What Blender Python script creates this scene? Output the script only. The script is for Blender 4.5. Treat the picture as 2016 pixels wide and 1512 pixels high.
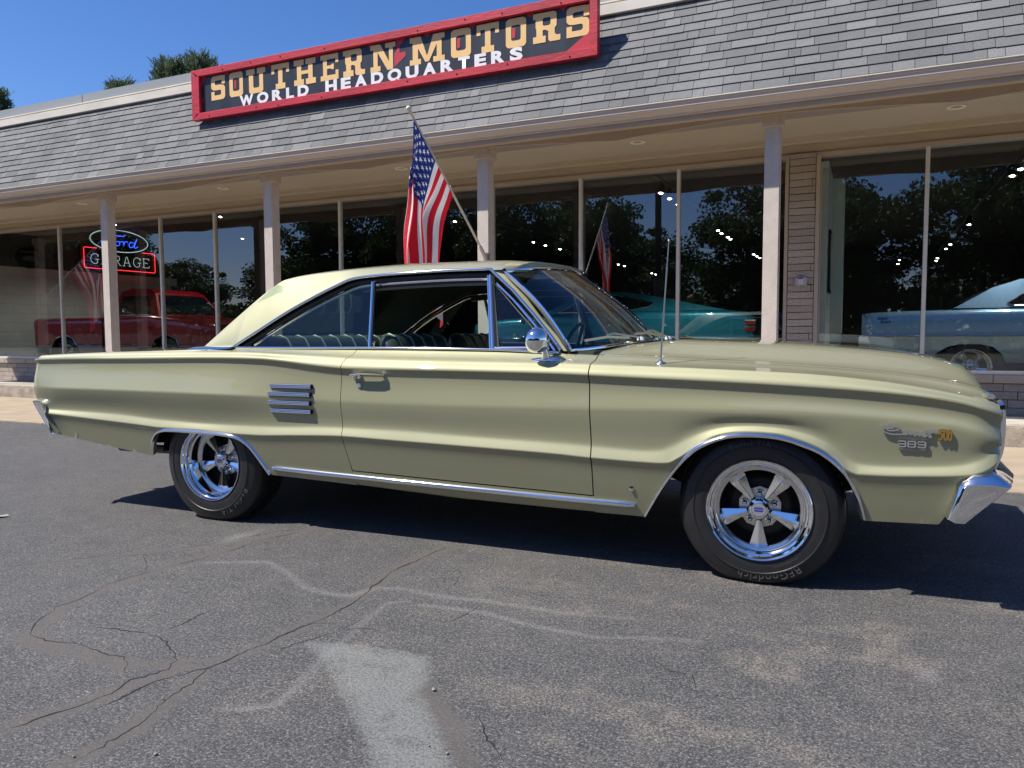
import bpy, bmesh, math, random
import numpy as np
from mathutils import Vector, Matrix, noise
for _o in list(bpy.data.objects): bpy.data.objects.remove(_o, do_unlink=True)
SC = bpy.context.scene
COL = SC.collection
R = math.radians
PI = math.pi
rnd = random.Random(7)

# ------------------------------------------------------------------ camera, sky, sun, exposure
CAM_M = Matrix(((0.90659269, -0.02448746, 0.42129568, 0.0),
                (0.42198738, 0.06216687, -0.90446776, 0.0),
                (-0.00404251, 0.99776533, 0.06669343, 1.072), (0, 0, 0, 1)))
cam_d = bpy.data.cameras.new('camera')
cam_d.sensor_width = 36.0
cam_d.lens = 27.04
cam_d.clip_start = 0.05
cam_d.clip_end = 2000
cam = bpy.data.objects.new('camera', cam_d)
cam.matrix_world = CAM_M
COL.objects.link(cam)
SC.camera = cam
SUN_VEC = Vector((-0.57, -0.42, 1.0)).normalized()
SUN_EL = math.asin(SUN_VEC.z)
SUN_AZ = math.atan2(SUN_VEC.x, SUN_VEC.y)
world = bpy.data.worlds.new('World')
SC.world = world
world.use_nodes = True
_n = world.node_tree.nodes; _l = world.node_tree.links
_sky = _n.new('ShaderNodeTexSky'); _sky.sky_type = 'NISHITA'
_sky.sun_disc = False
_sky.sun_elevation = SUN_EL
_sky.sun_rotation = SUN_AZ
_sky.altitude = 200
_sky.air_density = 1.0; _sky.dust_density = 0.35; _sky.ozone_density = 2.5
_hs = _n.new('ShaderNodeHueSaturation'); _hs.inputs['Saturation'].default_value = 1.24
_l.new(_sky.outputs[0], _hs.inputs['Color'])
_mul = _n.new('ShaderNodeMix'); _mul.data_type = 'RGBA'; _mul.blend_type = 'MULTIPLY'; _mul.inputs[0].default_value = 1.0
_mul.inputs[7].default_value = (1.0, 1.0, 1.24, 1)
_l.new(_hs.outputs[0], _mul.inputs[6]); _l.new(_mul.outputs[2], _n['Background'].inputs[0])
_n['Background'].inputs[1].default_value = 0.085
sun_d = bpy.data.lights.new('sun', 'SUN')
sun_d.energy = 5.0
sun_d.angle = R(0.5)
sun_d.color = (1.0, 0.95, 0.87)
sun = bpy.data.objects.new('sun', sun_d)
sun.rotation_euler = (-SUN_VEC).to_track_quat('-Z', 'Y').to_euler()
COL.objects.link(sun)
SC.view_settings.view_transform = 'Standard'
SC.view_settings.look = 'None'
SC.view_settings.exposure = 0.5
SC.view_settings.gamma = 1.0
SC.view_settings.use_curve_mapping = False
SC.cycles.max_bounces = 9
SC.cycles.transparent_max_bounces = 16
SC.cycles.glossy_bounces = 5
SC.cycles.caustics_reflective = False
SC.cycles.caustics_refractive = False
SC.cycles.sample_clamp_indirect = 6.0
SC.cycles.use_denoising = True

# ------------------------------------------------------------------ materials
MATS = {}
def mat(name):
    m = bpy.data.materials.new(name); m.use_nodes = True
    MATS[name] = m
    return m, m.node_tree.nodes, m.node_tree.links, m.node_tree.nodes['Principled BSDF']
def pbr(name, col, rough=0.6, metal=0.0, coat=0.0, coat_rough=0.03, noise_amt=0.0, noise_scale=8.0,
        bump=0.0, bump_scale=60.0, spec=0.5, emit=None, emit_s=0.0, stretch=(1, 1, 1), detail=6.0, trans=0.0):
    m, n, l, b = mat(name)
    b.inputs['Base Color'].default_value = (*col, 1)
    b.inputs['Roughness'].default_value = rough
    b.inputs['Metallic'].default_value = metal
    b.inputs['Coat Weight'].default_value = coat
    b.inputs['Coat Roughness'].default_value = coat_rough
    b.inputs['Specular IOR Level'].default_value = spec
    b.inputs['Transmission Weight'].default_value = trans
    if emit:
        b.inputs['Emission Color'].default_value = (*emit, 1)
        b.inputs['Emission Strength'].default_value = emit_s
    if noise_amt or bump:
        tc = n.new('ShaderNodeTexCoord'); mp = n.new('ShaderNodeMapping')
        mp.inputs['Scale'].default_value = stretch
        l.new(tc.outputs['Object'], mp.inputs[0])
    if noise_amt:
        t = n.new('ShaderNodeTexNoise'); t.inputs['Scale'].default_value = noise_scale
        t.inputs['Detail'].default_value = detail
        l.new(mp.outputs[0], t.inputs['Vector'])
        mx = n.new('ShaderNodeMix'); mx.data_type = 'RGBA'; mx.blend_type = 'MIX'
        mx.inputs[6].default_value = (*[c * (1 - noise_amt) for c in col], 1)
        mx.inputs[7].default_value = (*[min(1, c * (1 + noise_amt)) for c in col], 1)
        mr = n.new('ShaderNodeMapRange'); mr.inputs[1].default_value = 0.3; mr.inputs[2].default_value = 0.7
        l.new(t.outputs[0], mr.inputs[0]); l.new(mr.outputs[0], mx.inputs[0])
        l.new(mx.outputs[2], b.inputs['Base Color'])
    if bump:
        t2 = n.new('ShaderNodeTexNoise'); t2.inputs['Scale'].default_value = bump_scale
        t2.inputs['Detail'].default_value = 8
        l.new(mp.outputs[0], t2.inputs['Vector'])
        bp = n.new('ShaderNodeBump'); bp.inputs['Strength'].default_value = bump
        bp.inputs['Distance'].default_value = 0.01
        l.new(t2.outputs[0], bp.inputs['Height']); l.new(bp.outputs[0], b.inputs['Normal'])
    return m
def glass_mat(name, tint, refl=1.0, rough=0.0, base=0.04, gtint=(1, 1, 1)):
    m = bpy.data.materials.new(name); m.use_nodes = True
    n = m.node_tree.nodes; l = m.node_tree.links
    n.remove(n['Principled BSDF'])
    tr = n.new('ShaderNodeBsdfTransparent'); tr.inputs[0].default_value = (*tint, 1)
    gl = n.new('ShaderNodeBsdfGlossy'); gl.inputs['Roughness'].default_value = rough
    gl.inputs[0].default_value = (*gtint, 1)
    # fresnel of both faces of a thin pane, from the (unsigned) view angle
    lw = n.new('ShaderNodeLayerWeight'); lw.inputs[0].default_value = 0.5
    p = n.new('ShaderNodeMath'); p.operation = 'POWER'; p.inputs[1].default_value = 5.0
    l.new(lw.outputs['Facing'], p.inputs[0])
    mr = n.new('ShaderNodeMapRange'); mr.inputs[3].default_value = base * refl; mr.inputs[4].default_value = 1.0
    l.new(p.outputs[0], mr.inputs[0])
    mx = n.new('ShaderNodeMixShader')
    l.new(mr.outputs[0], mx.inputs[0]); l.new(tr.outputs[0], mx.inputs[1]); l.new(gl.outputs[0], mx.inputs[2])
    l.new(mx.outputs[0], n['Material Output'].inputs[0])
    MATS[name] = m
    return m
def attr_mat(name, col_a, col_b, rough=0.8, bump=0.3, bump_scale=120.0, attr='tint', nscale=60.0, namt=0.35, metal=0.0):
    """base colour between col_a and col_b by a per-piece value stored on the mesh, plus fine grain"""
    m, n, l, b = mat(name)
    b.inputs['Roughness'].default_value = rough
    b.inputs['Metallic'].default_value = metal
    at = n.new('ShaderNodeAttribute'); at.attribute_name = attr
    mx = n.new('ShaderNodeMix'); mx.data_type = 'RGBA'
    mx.inputs[6].default_value = (*col_a, 1); mx.inputs[7].default_value = (*col_b, 1)
    l.new(at.outputs['Fac'], mx.inputs[0])
    tc = n.new('ShaderNodeTexCoord')
    t = n.new('ShaderNodeTexNoise'); t.inputs['Scale'].default_value = nscale; t.inputs['Detail'].default_value = 8
    t.inputs['Roughness'].default_value = 0.7
    l.new(tc.outputs['Object'], t.inputs['Vector'])
    mr = n.new('ShaderNodeMapRange'); mr.inputs[1].default_value = 0.3; mr.inputs[2].default_value = 0.7
    mr.inputs[3].default_value = 1 - namt; mr.inputs[4].default_value = 1 + namt
    l.new(t.outputs[0], mr.inputs[0])
    tb = n.new('ShaderNodeTexNoise'); tb.inputs['Scale'].default_value = 0.7; tb.inputs['Detail'].default_value = 5
    geo_ = n.new('ShaderNodeNewGeometry'); mp_ = n.new('ShaderNodeMapping'); mp_.inputs['Scale'].default_value = (1.6, 1, .5)
    l.new(geo_.outputs['Position'], mp_.inputs[0]); l.new(mp_.outputs[0], tb.inputs['Vector'])
    mb_ = n.new('ShaderNodeMapRange'); mb_.inputs[1].default_value = .3; mb_.inputs[2].default_value = .7; mb_.inputs[3].default_value = .86; mb_.inputs[4].default_value = 1.1
    l.new(tb.outputs[0], mb_.inputs[0]); mq_ = n.new('ShaderNodeMath'); mq_.operation = 'MULTIPLY'
    l.new(mr.outputs[0], mq_.inputs[0]); l.new(mb_.outputs[0], mq_.inputs[1])
    mm = n.new('ShaderNodeVectorMath'); mm.operation = 'SCALE'
    l.new(mx.outputs[2], mm.inputs[0]); l.new(mq_.outputs[0], mm.inputs['Scale'])
    l.new(mm.outputs[0], b.inputs['Base Color'])
    if bump:
        t2 = n.new('ShaderNodeTexNoise'); t2.inputs['Scale'].default_value = bump_scale; t2.inputs['Detail'].default_value = 6
        l.new(tc.outputs['Object'], t2.inputs['Vector'])
        bp = n.new('ShaderNodeBump'); bp.inputs['Strength'].default_value = bump; bp.inputs['Distance'].default_value = 0.008
        l.new(t2.outputs[0], bp.inputs['Height']); l.new(bp.outputs[0], b.inputs['Normal'])
    return m

def paint_mat(name, col, metal=0.6, rough=0.36, flake=0.25):
    m, n, l, b = mat(name)
    b.inputs['Base Color'].default_value = (*col, 1)
    b.inputs['Metallic'].default_value = metal
    b.inputs['Roughness'].default_value = rough
    b.inputs['Coat Weight'].default_value = 1.0
    b.inputs['Coat Roughness'].default_value = 0.015
    tc = n.new('ShaderNodeTexCoord')
    # faint orange peel in the clear coat, a little grain in the base layer
    t = n.new('ShaderNodeTexNoise'); t.inputs['Scale'].default_value = 5.0; t.inputs['Detail'].default_value = 2
    l.new(tc.outputs['Object'], t.inputs['Vector'])
    bp = n.new('ShaderNodeBump'); bp.inputs['Strength'].default_value = 0.02; bp.inputs['Distance'].default_value = 0.05
    l.new(t.outputs[0], bp.inputs['Height']); l.new(bp.outputs[0], b.inputs['Coat Normal'])
    t2 = n.new('ShaderNodeTexNoise'); t2.inputs['Scale'].default_value = 2.2; t2.inputs['Detail'].default_value = 5
    l.new(tc.outputs['Object'], t2.inputs['Vector'])
    mr = n.new('ShaderNodeMapRange'); mr.inputs[1].default_value = 0.3; mr.inputs[2].default_value = 0.7
    mr.inputs[3].default_value = rough - 0.02; mr.inputs[4].default_value = rough + 0.03
    l.new(t2.outputs[0], mr.inputs[0]); l.new(mr.outputs[0], b.inputs['Roughness'])
    return m

PAINT = paint_mat('champagne_green_paint', (0.355, 0.348, 0.215), 0.60, 0.65)
CHROME = pbr('chrome', (0.82, 0.83, 0.85), 0.06, 1.0)
CHROME_W = pbr('worn_chrome', (0.62, 0.62, 0.62), 0.18, 1.0, noise_amt=0.1, noise_scale=20, bump=0.05, bump_scale=90)
STAIN = pbr('brushed_steel', (0.6, 0.6, 0.58), 0.3, 1.0)
GOLD = pbr('gold_metal', (0.85, 0.55, 0.15), 0.22, 1.0)
BLACKM = pbr('black_gap', (0.008, 0.008, 0.009), 0.8)
UNDER = pbr('undercoat', (0.012, 0.012, 0.012), 0.85, bump=0.3, bump_scale=40)
RUBBER = pbr('rubber_seal', (0.012, 0.012, 0.013), 0.5)
TYRE = pbr('tyre_rubber', (0.018, 0.018, 0.019), 0.42, noise_amt=0.2, noise_scale=14, bump=0.08, bump_scale=120)
TYRE_L = pbr('tyre_lettering', (0.075, 0.075, 0.078), 0.35)
VINYL = pbr('green_vinyl', (0.042, 0.058, 0.047), 0.35, bump=0.1, bump_scale=150)
VINYL_D = pbr('dark_green_lining', (0.05, 0.062, 0.05), 0.6, bump=0.15, bump_scale=120)
HEADL = pbr('headliner', (0.06, 0.07, 0.055), 0.8, bump=0.15, bump_scale=100)
INTRIM = pbr('interior_painted_metal', (0.20, 0.22, 0.16), 0.35, 0.2, coat=0.5)
CARGLASS = glass_mat('car_glass', (0.62, 0.74, 0.70), 1.3)
SHOPGLASS = glass_mat('shop_window_glass', (0.78, 0.80, 0.79), 3.4, gtint=(0.92, 0.95, 1.0))
REDLENS = pbr('red_lens', (0.45, 0.01, 0.01), 0.15, coat=1)
AMBER = pbr('white_lens', (0.75, 0.75, 0.72), 0.2, coat=1)

# ------------------------------------------------------------------ helpers
def tag(o, label=None, cat=None, group=None, kind=None):
    if label: o['label'] = label
    if cat: o['category'] = cat
    if group: o['group'] = group
    if kind: o['kind'] = kind
    return o
def empty(name, loc=(0, 0, 0), rz=0.0, parent=None):
    o = bpy.data.objects.new(name, None); COL.objects.link(o)
    o.location = loc; o.rotation_euler = (0, 0, rz)
    o.empty_display_size = 0.2
    if parent: o.parent = parent
    return o
def link_mesh(name, me, parent=None, loc=None, rot=None):
    o = bpy.data.objects.new(name, me); COL.objects.link(o)
    if parent: o.parent = parent
    if loc is not None: o.location = loc
    if rot is not None: o.rotation_euler = rot
    return o
def smooth(me, ang=35):
    if ang is None: return
    me.shade_smooth()
    if ang < 180: me.set_sharp_from_angle(angle=R(ang))
def finish(name, bm, m, parent=None, sm=35, loc=None, rot=None, recalc=True):
    if recalc and bm.faces: bmesh.ops.recalc_face_normals(bm, faces=bm.faces[:])
    me = bpy.data.meshes.new(name); bm.to_mesh(me); bm.free()
    for mm in (m if isinstance(m, (list, tuple)) else [m]): me.materials.append(mm)
    if sm: smooth(me, sm)
    return link_mesh(name, me, parent, loc, rot)
def pydata(name, V, F, m, parent=None, sm=35, loc=None, rot=None, merge=0.0, recalc=False):
    me = bpy.data.meshes.new(name)
    me.from_pydata([tuple(v) for v in V], [], [tuple(f) for f in F])
    for mm in (m if isinstance(m, (list, tuple)) else [m]): me.materials.append(mm)
    if merge or recalc:
        bm = bmesh.new(); bm.from_mesh(me)
        if merge:
            bmesh.ops.remove_doubles(bm, verts=bm.verts[:], dist=merge)
            bmesh.ops.dissolve_degenerate(bm, dist=merge * 0.5, edges=bm.edges[:])
        if recalc: bmesh.ops.recalc_face_normals(bm, faces=bm.faces[:])
        bm.to_mesh(me); bm.free()
    me.update()
    if sm: smooth(me, sm)
    return link_mesh(name, me, parent, loc, rot)
def box(bm, x0, x1, y0, y1, z0, z1, bev=0.0):
    vs = [bm.verts.new(p) for p in ((x0, y0, z0), (x1, y0, z0), (x1, y1, z0), (x0, y1, z0), (x0, y0, z1), (x1, y0, z1), (x1, y1, z1), (x0, y1, z1))]
    fs = [bm.faces.new([vs[i] for i in f]) for f in ((3, 2, 1, 0), (4, 5, 6, 7), (0, 1, 5, 4), (1, 2, 6, 5), (2, 3, 7, 6), (3, 0, 4, 7))]
    if bev:
        es = list({e for f in fs for e in f.edges})
        bmesh.ops.bevel(bm, geom=es, offset=bev, segments=2, affect='EDGES')
    return vs
def box_obj(name, x0, x1, y0, y1, z0, z1, m, parent=None, bev=0.0, sm=35):
    bm = bmesh.new(); box(bm, x0, x1, y0, y1, z0, z1, bev)
    return finish(name, bm, m, parent, sm)
def prism(bm, pts, d, origin=(0, 0, 0), ex=(1, 0, 0), ey=(0, 0, 1), en=(0, -1, 0)):
    """extrude the 2D outline pts (in the plane ex,ey) by d along en"""
    o, ex, ey, en = Vector(origin), Vector(ex), Vector(ey), Vector(en)
    a = [bm.verts.new(o + ex * p[0] + ey * p[1]) for p in pts]
    b = [bm.verts.new(o + ex * p[0] + ey * p[1] + en * d) for p in pts]
    n = len(pts)
    bm.faces.new(a); bm.faces.new(b[::-1])
    for i in range(n): bm.faces.new([a[i], a[(i + 1) % n], b[(i + 1) % n], b[i]])
def frames(P, closed=False, up=(0, 0, 1)):
    P = [Vector(p) for p in P]; n = len(P); out = []
    for i in range(n):
        if closed: t = P[(i + 1) % n] - P[i - 1]
        else: t = P[min(i + 1, n - 1)] - P[max(i - 1, 0)]
        t.normalize(); u = Vector(up)
        s = t.cross(u)
        if s.length < 1e-4: s = t.cross(Vector((0, 1, 0)))
        s.normalize(); w = s.cross(t).normalized()
        out.append((P[i], t, s, w))
    return out
def sweep(bm, P, prof, closed=False, up=(0, 0, 1), cap=True, scale=None):
    """sweep the 2D profile (side, up) along the path P"""
    fr = frames(P, closed, up); rings = []
    for k, (p, t, s, w) in enumerate(fr):
        sc = scale[k] if scale else 1.0
        rings.append([bm.verts.new(p + s * (a * sc) + w * (b * sc)) for a, b in prof])
    n = len(prof); m = len(rings)
    for i in range(m if closed else m - 1):
        r0, r1 = rings[i], rings[(i + 1) % m]
        for j in range(n):
            bm.faces.new([r0[j], r0[(j + 1) % n], r1[(j + 1) % n], r1[j]])
    if cap and not closed:
        bm.faces.new(rings[0][::-1]); bm.faces.new(rings[-1])
def circ(r, n=8, ry=None): return [(r * math.cos(2 * PI * i / n), (ry or r) * math.sin(2 * PI * i / n)) for i in range(n)]
def tube_obj(name, P, r, m, parent=None, n=8, closed=False, scale=None, up=(0, 0, 1), sm=50):
    bm = bmesh.new(); sweep(bm, P, circ(r, n), closed, up, True, scale)
    return finish(name, bm, m, parent, sm)
def lathe(bm, prof, n=48, axis='Y', c=(0, 0, 0), close=False):
    """revolve (radius, along) around the axis through c"""
    rings = []
    for r, a in prof:
        ring = []
        for i in range(n):
            t = 2 * PI * i / n
            if axis == 'Y': p = (c[0] + r * math.cos(t), c[1] + a, c[2] + r * math.sin(t))
            elif axis == 'Z': p = (c[0] + r * math.cos(t), c[1] + r * math.sin(t), c[2] + a)
            else: p = (c[0] + a, c[1] + r * math.cos(t), c[2] + r * math.sin(t))
            ring.append(bm.verts.new(p))
        rings.append(ring)
    k = len(rings)
    for i in range(k if close else k - 1):
        a, b = rings[i], rings[(i + 1) % k]
        for j in range(n): bm.faces.new([a[j], a[(j + 1) % n], b[(j + 1) % n], b[j]])
    return rings
def text_mesh(s, size=1.0, extrude=0.0, offset=0.0, align='CENTER', space=1.0, shear=0.0):
    c = bpy.data.curves.new('txt', 'FONT'); c.body = s; c.size = size; c.extrude = extrude; c.offset = offset
    c.align_x = align; c.space_character = space; c.shear = shear; c.resolution_u = 4
    o = bpy.data.objects.new('txt', c); COL.objects.link(o)
    me = bpy.data.meshes.new_from_object(o.evaluated_get(bpy.context.evaluated_depsgraph_get()))
    bpy.data.objects.remove(o, do_unlink=True); bpy.data.curves.remove(c)
    return me
def interp(x, pts):
    return np.interp(x, [p[0] for p in pts], [p[1] for p in pts])
def pchip(xs, ys):
    xs = np.asarray(xs, float); ys = np.asarray(ys, float)
    h = np.diff(xs); d = np.diff(ys) / h; n = len(xs); m = np.zeros(n)
    m[0] = d[0]; m[-1] = d[-1]
    for i in range(1, n - 1):
        if d[i - 1] * d[i] > 0:
            w1 = 2 * h[i] + h[i - 1]; w2 = h[i] + 2 * h[i - 1]
            m[i] = (w1 + w2) / (w1 / d[i - 1] + w2 / d[i])
    def f(x):
        x = np.clip(np.asarray(x, float), xs[0], xs[-1])
        i = np.clip(np.searchsorted(xs, x) - 1, 0, n - 2)
        t = (x - xs[i]) / h[i]
        return ((2 * t ** 3 - 3 * t ** 2 + 1) * ys[i] + (t ** 3 - 2 * t ** 2 + t) * h[i] * m[i]
                + (-2 * t ** 3 + 3 * t ** 2) * ys[i + 1] + (t ** 3 - t ** 2) * h[i] * m[i + 1])
    return f
def smoothstep(a, b, x):
    t = np.clip((x - a) / (b - a), 0, 1); return t * t * (3 - 2 * t)
def copy_tree(o, parent=None):
    c = o.copy(); COL.objects.link(c)
    if parent is not None: c.parent = parent
    for ch in list(o.children): copy_tree(ch, c)
    return c
def set_attr(me, name, vals):
    a = me.attributes.new(name, 'FLOAT', 'POINT'); a.data.foreach_set('value', np.asarray(vals, dtype=np.float32))
# ------------------------------------------------------------------ ground
_NZ = {}
def vnoise(x, y, scale, seed=0, octaves=3):
    """value noise on numpy arrays"""
    out = np.zeros_like(x, dtype=float); amp = 1.0; tot = 0
    for o in range(octaves):
        key = (seed, o)
        if key not in _NZ: _NZ[key] = np.random.RandomState(seed * 17 + o).rand(257, 257)
        g = _NZ[key]
        xs = (x / scale * 2 ** o) % 256; ys = (y / scale * 2 ** o) % 256
        xi = xs.astype(int); yi = ys.astype(int); fx = xs - xi; fy = ys - yi
        fx = fx * fx * (3 - 2 * fx); fy = fy * fy * (3 - 2 * fy)
        v = (g[xi, yi] * (1 - fx) + g[xi + 1, yi] * fx) * (1 - fy) + (g[xi, yi + 1] * (1 - fx) + g[xi + 1, yi + 1] * fx) * fy
        out += amp * v; tot += amp; amp *= 0.5
    return out / tot
def dist_poly(x, y, P):
    d = np.full_like(x, 1e9, dtype=float)
    for (ax, ay), (bx, by) in zip(P[:-1], P[1:]):
        dx, dy = bx - ax, by - ay
        t = np.clip(((x - ax) * dx + (y - ay) * dy) / (dx * dx + dy * dy + 1e-12), 0, 1)
        d = np.minimum(d, np.hypot(x - ax - t * dx, y - ay - t * dy))
    return d
def inside_poly(x, y, P):
    c = np.zeros_like(x, dtype=bool)
    for (ax, ay), (bx, by) in zip(P, P[1:] + P[:1]):
        k = ((ay > y) != (by > y)) & (x < (bx - ax) * (y - ay) / (by - ay + 1e-12) + ax)
        c ^= k
    return c
CR = dict(
 c1=[(-3.61, 2.156), (-3.501, 2.3), (-3.334, 2.465), (-3.177, 2.573), (-3.095, 2.735), (-2.985, 2.928), (-2.932, 3.129), (-2.803, 3.304)],
 c1b=[(-3.177, 2.573), (-3.032, 2.468), (-2.897, 2.34)],
 c2=[(-2.698, 1.705), (-2.761, 1.755), (-2.819, 1.823), (-2.886, 1.929), (-2.875, 2.029), (-2.942, 2.206), (-2.942, 2.32), (-2.902, 2.475), (-2.879, 2.615), (-2.851, 2.795), (-2.844, 3.034), (-2.75, 3.304)],
 c2b=[(-2.698, 1.705), (-2.579, 1.7), (-2.44, 1.715), (-2.338, 1.715), (-2.228, 1.706), (-2.171, 1.684), (-2.138, 1.641), (-2.075, 1.618)],
 c3=[(-2.106, 1.237), (-2.089, 1.295), (-2.056, 1.421), (-2.033, 1.536), (-2.05, 1.602), (-2.015, 1.705), (-2.049, 1.765), (-2.102, 1.808), (-2.221, 1.862), (-2.336, 1.895), (-2.441, 1.874), (-2.564, 1.844)],
 c3b=[(-1.988, 1.419), (-1.978, 1.616), (-1.905, 1.789), (-1.888, 1.905), (-1.868, 2.082), (-1.848, 2.223), (-1.845, 2.339), (-1.841, 2.463), (-1.876, 2.615), (-1.934, 2.853), (-1.912, 3.077), (-1.91, 3.317)],
 c4=[(-1.795, 1.221), (-1.787, 1.345), (-1.806, 1.439), (-1.841, 1.519), (-1.864, 1.668), (-1.914, 1.776), (-1.95, 1.789), (-2.019, 1.749)],
 c5=[(-2.291, 1.89), (-2.287, 1.986), (-2.296, 2.165), (-2.306, 2.253)],
 c6=[(-1.811, 1.918), (-1.775, 2.026), (-1.734, 2.168), (-1.691, 2.322)],
 c7=[(-0.986, 1.876), (-0.941, 1.819), (-0.898, 1.765), (-0.846, 1.706), (-0.797, 1.648)])
WH = [
 [(-2.814, 2.6), (-2.601, 2.705), (-2.546, 2.729), (-2.374, 2.655), (-2.151, 2.527), (-2.019, 2.495), (-1.904, 2.513), (-1.864, 2.635), (-1.739, 2.677), (-1.556, 2.657), (-1.386, 2.688), (-1.06, 2.694), (-0.793, 2.74)],
 [(-1.644, 1.576), (-1.533, 1.659), (-1.585, 1.853), (-1.625, 2.002), (-1.654, 2.179), (-1.698, 2.364), (-1.72, 2.499), (-1.659, 2.552)],
 [(-1.579, 2.538), (-1.477, 2.559), (-1.327, 2.573), (-1.072, 2.52), (-0.84, 2.523), (-0.641, 2.598), (-0.506, 2.625)]]
PAINTP = [(-1.758, 2.072), (-1.593, 2.127), (-1.304, 2.139), (-1.222, 2.018), (-1.188, 1.903), (-1.104, 1.822), (-0.971, 1.676), (-0.88, 1.567), (-0.8, 1.35), (-0.95, 1.35), (-1.065, 1.482), (-1.267, 1.685), (-1.454, 1.836), (-1.596, 1.946)]
DIRT = [
 ([(-3.61, 2.156), (-3.326, 2.46), (-3.038, 2.811), (-2.767, 3.261), (-2.701, 3.35)], 0.035),
 ([(-2.722, 1.72), (-2.894, 2.02), (-2.921, 2.492), (-2.844, 3.034)], 0.05),
 ([(-2.715, 1.698), (-2.492, 1.677), (-2.161, 1.672), (-1.905, 1.789)], 0.07),
 ([(-2.134, 1.201), (-2.056, 1.421), (-1.994, 1.687), (-1.888, 1.905), (-1.866, 2.187), (-1.859, 2.487), (-1.934, 2.894), (-1.91, 3.317)], 0.05),
 ([(-1.793, 1.193), (-1.785, 1.389), (-1.877, 1.72)], 0.05),
 ([(-1.232, 1.975), (-1.036, 1.79), (-0.854, 1.622)], 0.045)]

def asphalt_material():
    m, n, l, b = mat('asphalt')
    b.inputs['Roughness'].default_value = 0.78
    b.inputs['Specular IOR Level'].default_value = 0.45
    geo = n.new('ShaderNodeNewGeometry')
    def nz(scale, detail, rough=0.6):
        t = n.new('ShaderNodeTexNoise'); t.inputs['Scale'].default_value = scale
        t.inputs['Detail'].default_value = detail; t.inputs['Roughness'].default_value = rough
        l.new(geo.outputs['Position'], t.inputs['Vector']); return t
    def rng(src, a, b_, c=0.0, d=1.0):
        r = n.new('ShaderNodeMapRange'); r.inputs[1].default_value = a; r.inputs[2].default_value = b_
        r.inputs[3].default_value = c; r.inputs[4].default_value = d
        l.new(src, r.inputs[0]); return r.outputs[0]
    def mix(fac, a, bb):
        x = n.new('ShaderNodeMix'); x.data_type = 'RGBA'
        if hasattr(fac, 'node'): l.new(fac, x.inputs[0])
        else: x.inputs[0].default_value = fac
        for s, v in ((6, a), (7, bb)):
            if hasattr(v, 'node'): l.new(v, x.inputs[s])
            else: x.inputs[s].default_value = (*v, 1)
        return x.outputs[2]
    def mul(a, bb):
        x = n.new('ShaderNodeMath'); x.operation = 'MULTIPLY'
        for s, v in ((0, a), (1, bb)):
            if hasattr(v, 'node'): l.new(v, x.inputs[s])
            else: x.inputs[s].default_value = v
        return x.outputs[0]
    big = nz(0.9, 5); mid = nz(7, 6, 0.7); fine = nz(120, 5, 0.85)
    c = mix(rng(big.outputs[0], 0.35, 0.65), (0.046, 0.046, 0.048), (0.068, 0.066, 0.065))
    c = mix(rng(mid.outputs[0], 0.42, 0.68, 0, 0.45), c, (0.135, 0.122, 0.108))
    # aggregate: pale stones of a few millimetres showing through the binder
    v = n.new('ShaderNodeTexVoronoi'); v.inputs['Scale'].default_value = 110; v.feature = 'F1'
    l.new(geo.outputs['Position'], v.inputs['Vector'])
    wn = n.new('ShaderNodeTexWhiteNoise'); l.new(v.outputs['Position'], wn.inputs['Vector'])
    st = mul(rng(v.outputs['Distance'], 0.30, 0.16), rng(wn.outputs['Value'], 0.70, 0.80))
    st = mul(st, rng(mid.outputs[0], 0.3, 0.6, 0.35, 1.0))
    c = mix(st, c, (0.42, 0.40, 0.37))
    gr = nz(48, 7, 0.9)
    c = mix(rng(gr.outputs[0], 0.47, 0.38, 0, 0.75), c, (0.022, 0.022, 0.025))
    c = mix(rng(gr.outputs[0], 0.535, 0.63, 0, 0.75), c, (0.235, 0.225, 0.21))
    dk = mul(rng(fine.outputs[0], 0.50, 0.40), 0.7)
    c = mix(dk, c, (0.018, 0.018, 0.020))
    fl = rng(fine.outputs[0], 0.52, 0.60, 0, 0.7)
    c = mix(fl, c, (0.24, 0.23, 0.215))
    def attr(nm):
        a = n.new('ShaderNodeAttribute'); a.attribute_name = nm; return a.outputs['Fac']
    c = mix(mul(attr('dirt'), rng(fine.outputs[0], 0.3, 0.6, 1.0, 0.72)), c, (0.098, 0.087, 0.078))
    c = mix(mul(mul(attr('white'), rng(fine.outputs[0], .38, .62, .3, 1.0)), 0.5), c, (0.34, 0.33, 0.32))
    c = mix(mul(attr('pnt'), rng(fine.outputs[0], 0.36, 0.55, 0.15, 0.8)), c, (0.215, 0.222, 0.208))
    c = mix(mul(attr('tan'), rng(fine.outputs[0], 0.42, 0.58)), c, (0.33, 0.28, 0.22))
    l.new(c, b.inputs['Base Color'])
    # relief
    s = n.new('ShaderNodeMath'); s.operation = 'ADD'
    l.new(fine.outputs[0], s.inputs[0]); l.new(mul(rng(v.outputs['Distance'], 0.35, 0.0), 0.5), s.inputs[1])
    bp = n.new('ShaderNodeBump'); bp.inputs['Strength'].default_value = 0.55; bp.inputs['Distance'].default_value = 0.004
    l.new(s.outputs[0], bp.inputs['Height']); l.new(bp.outputs[0], b.inputs['Normal'])
    return m
ASPH = asphalt_material()
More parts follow.
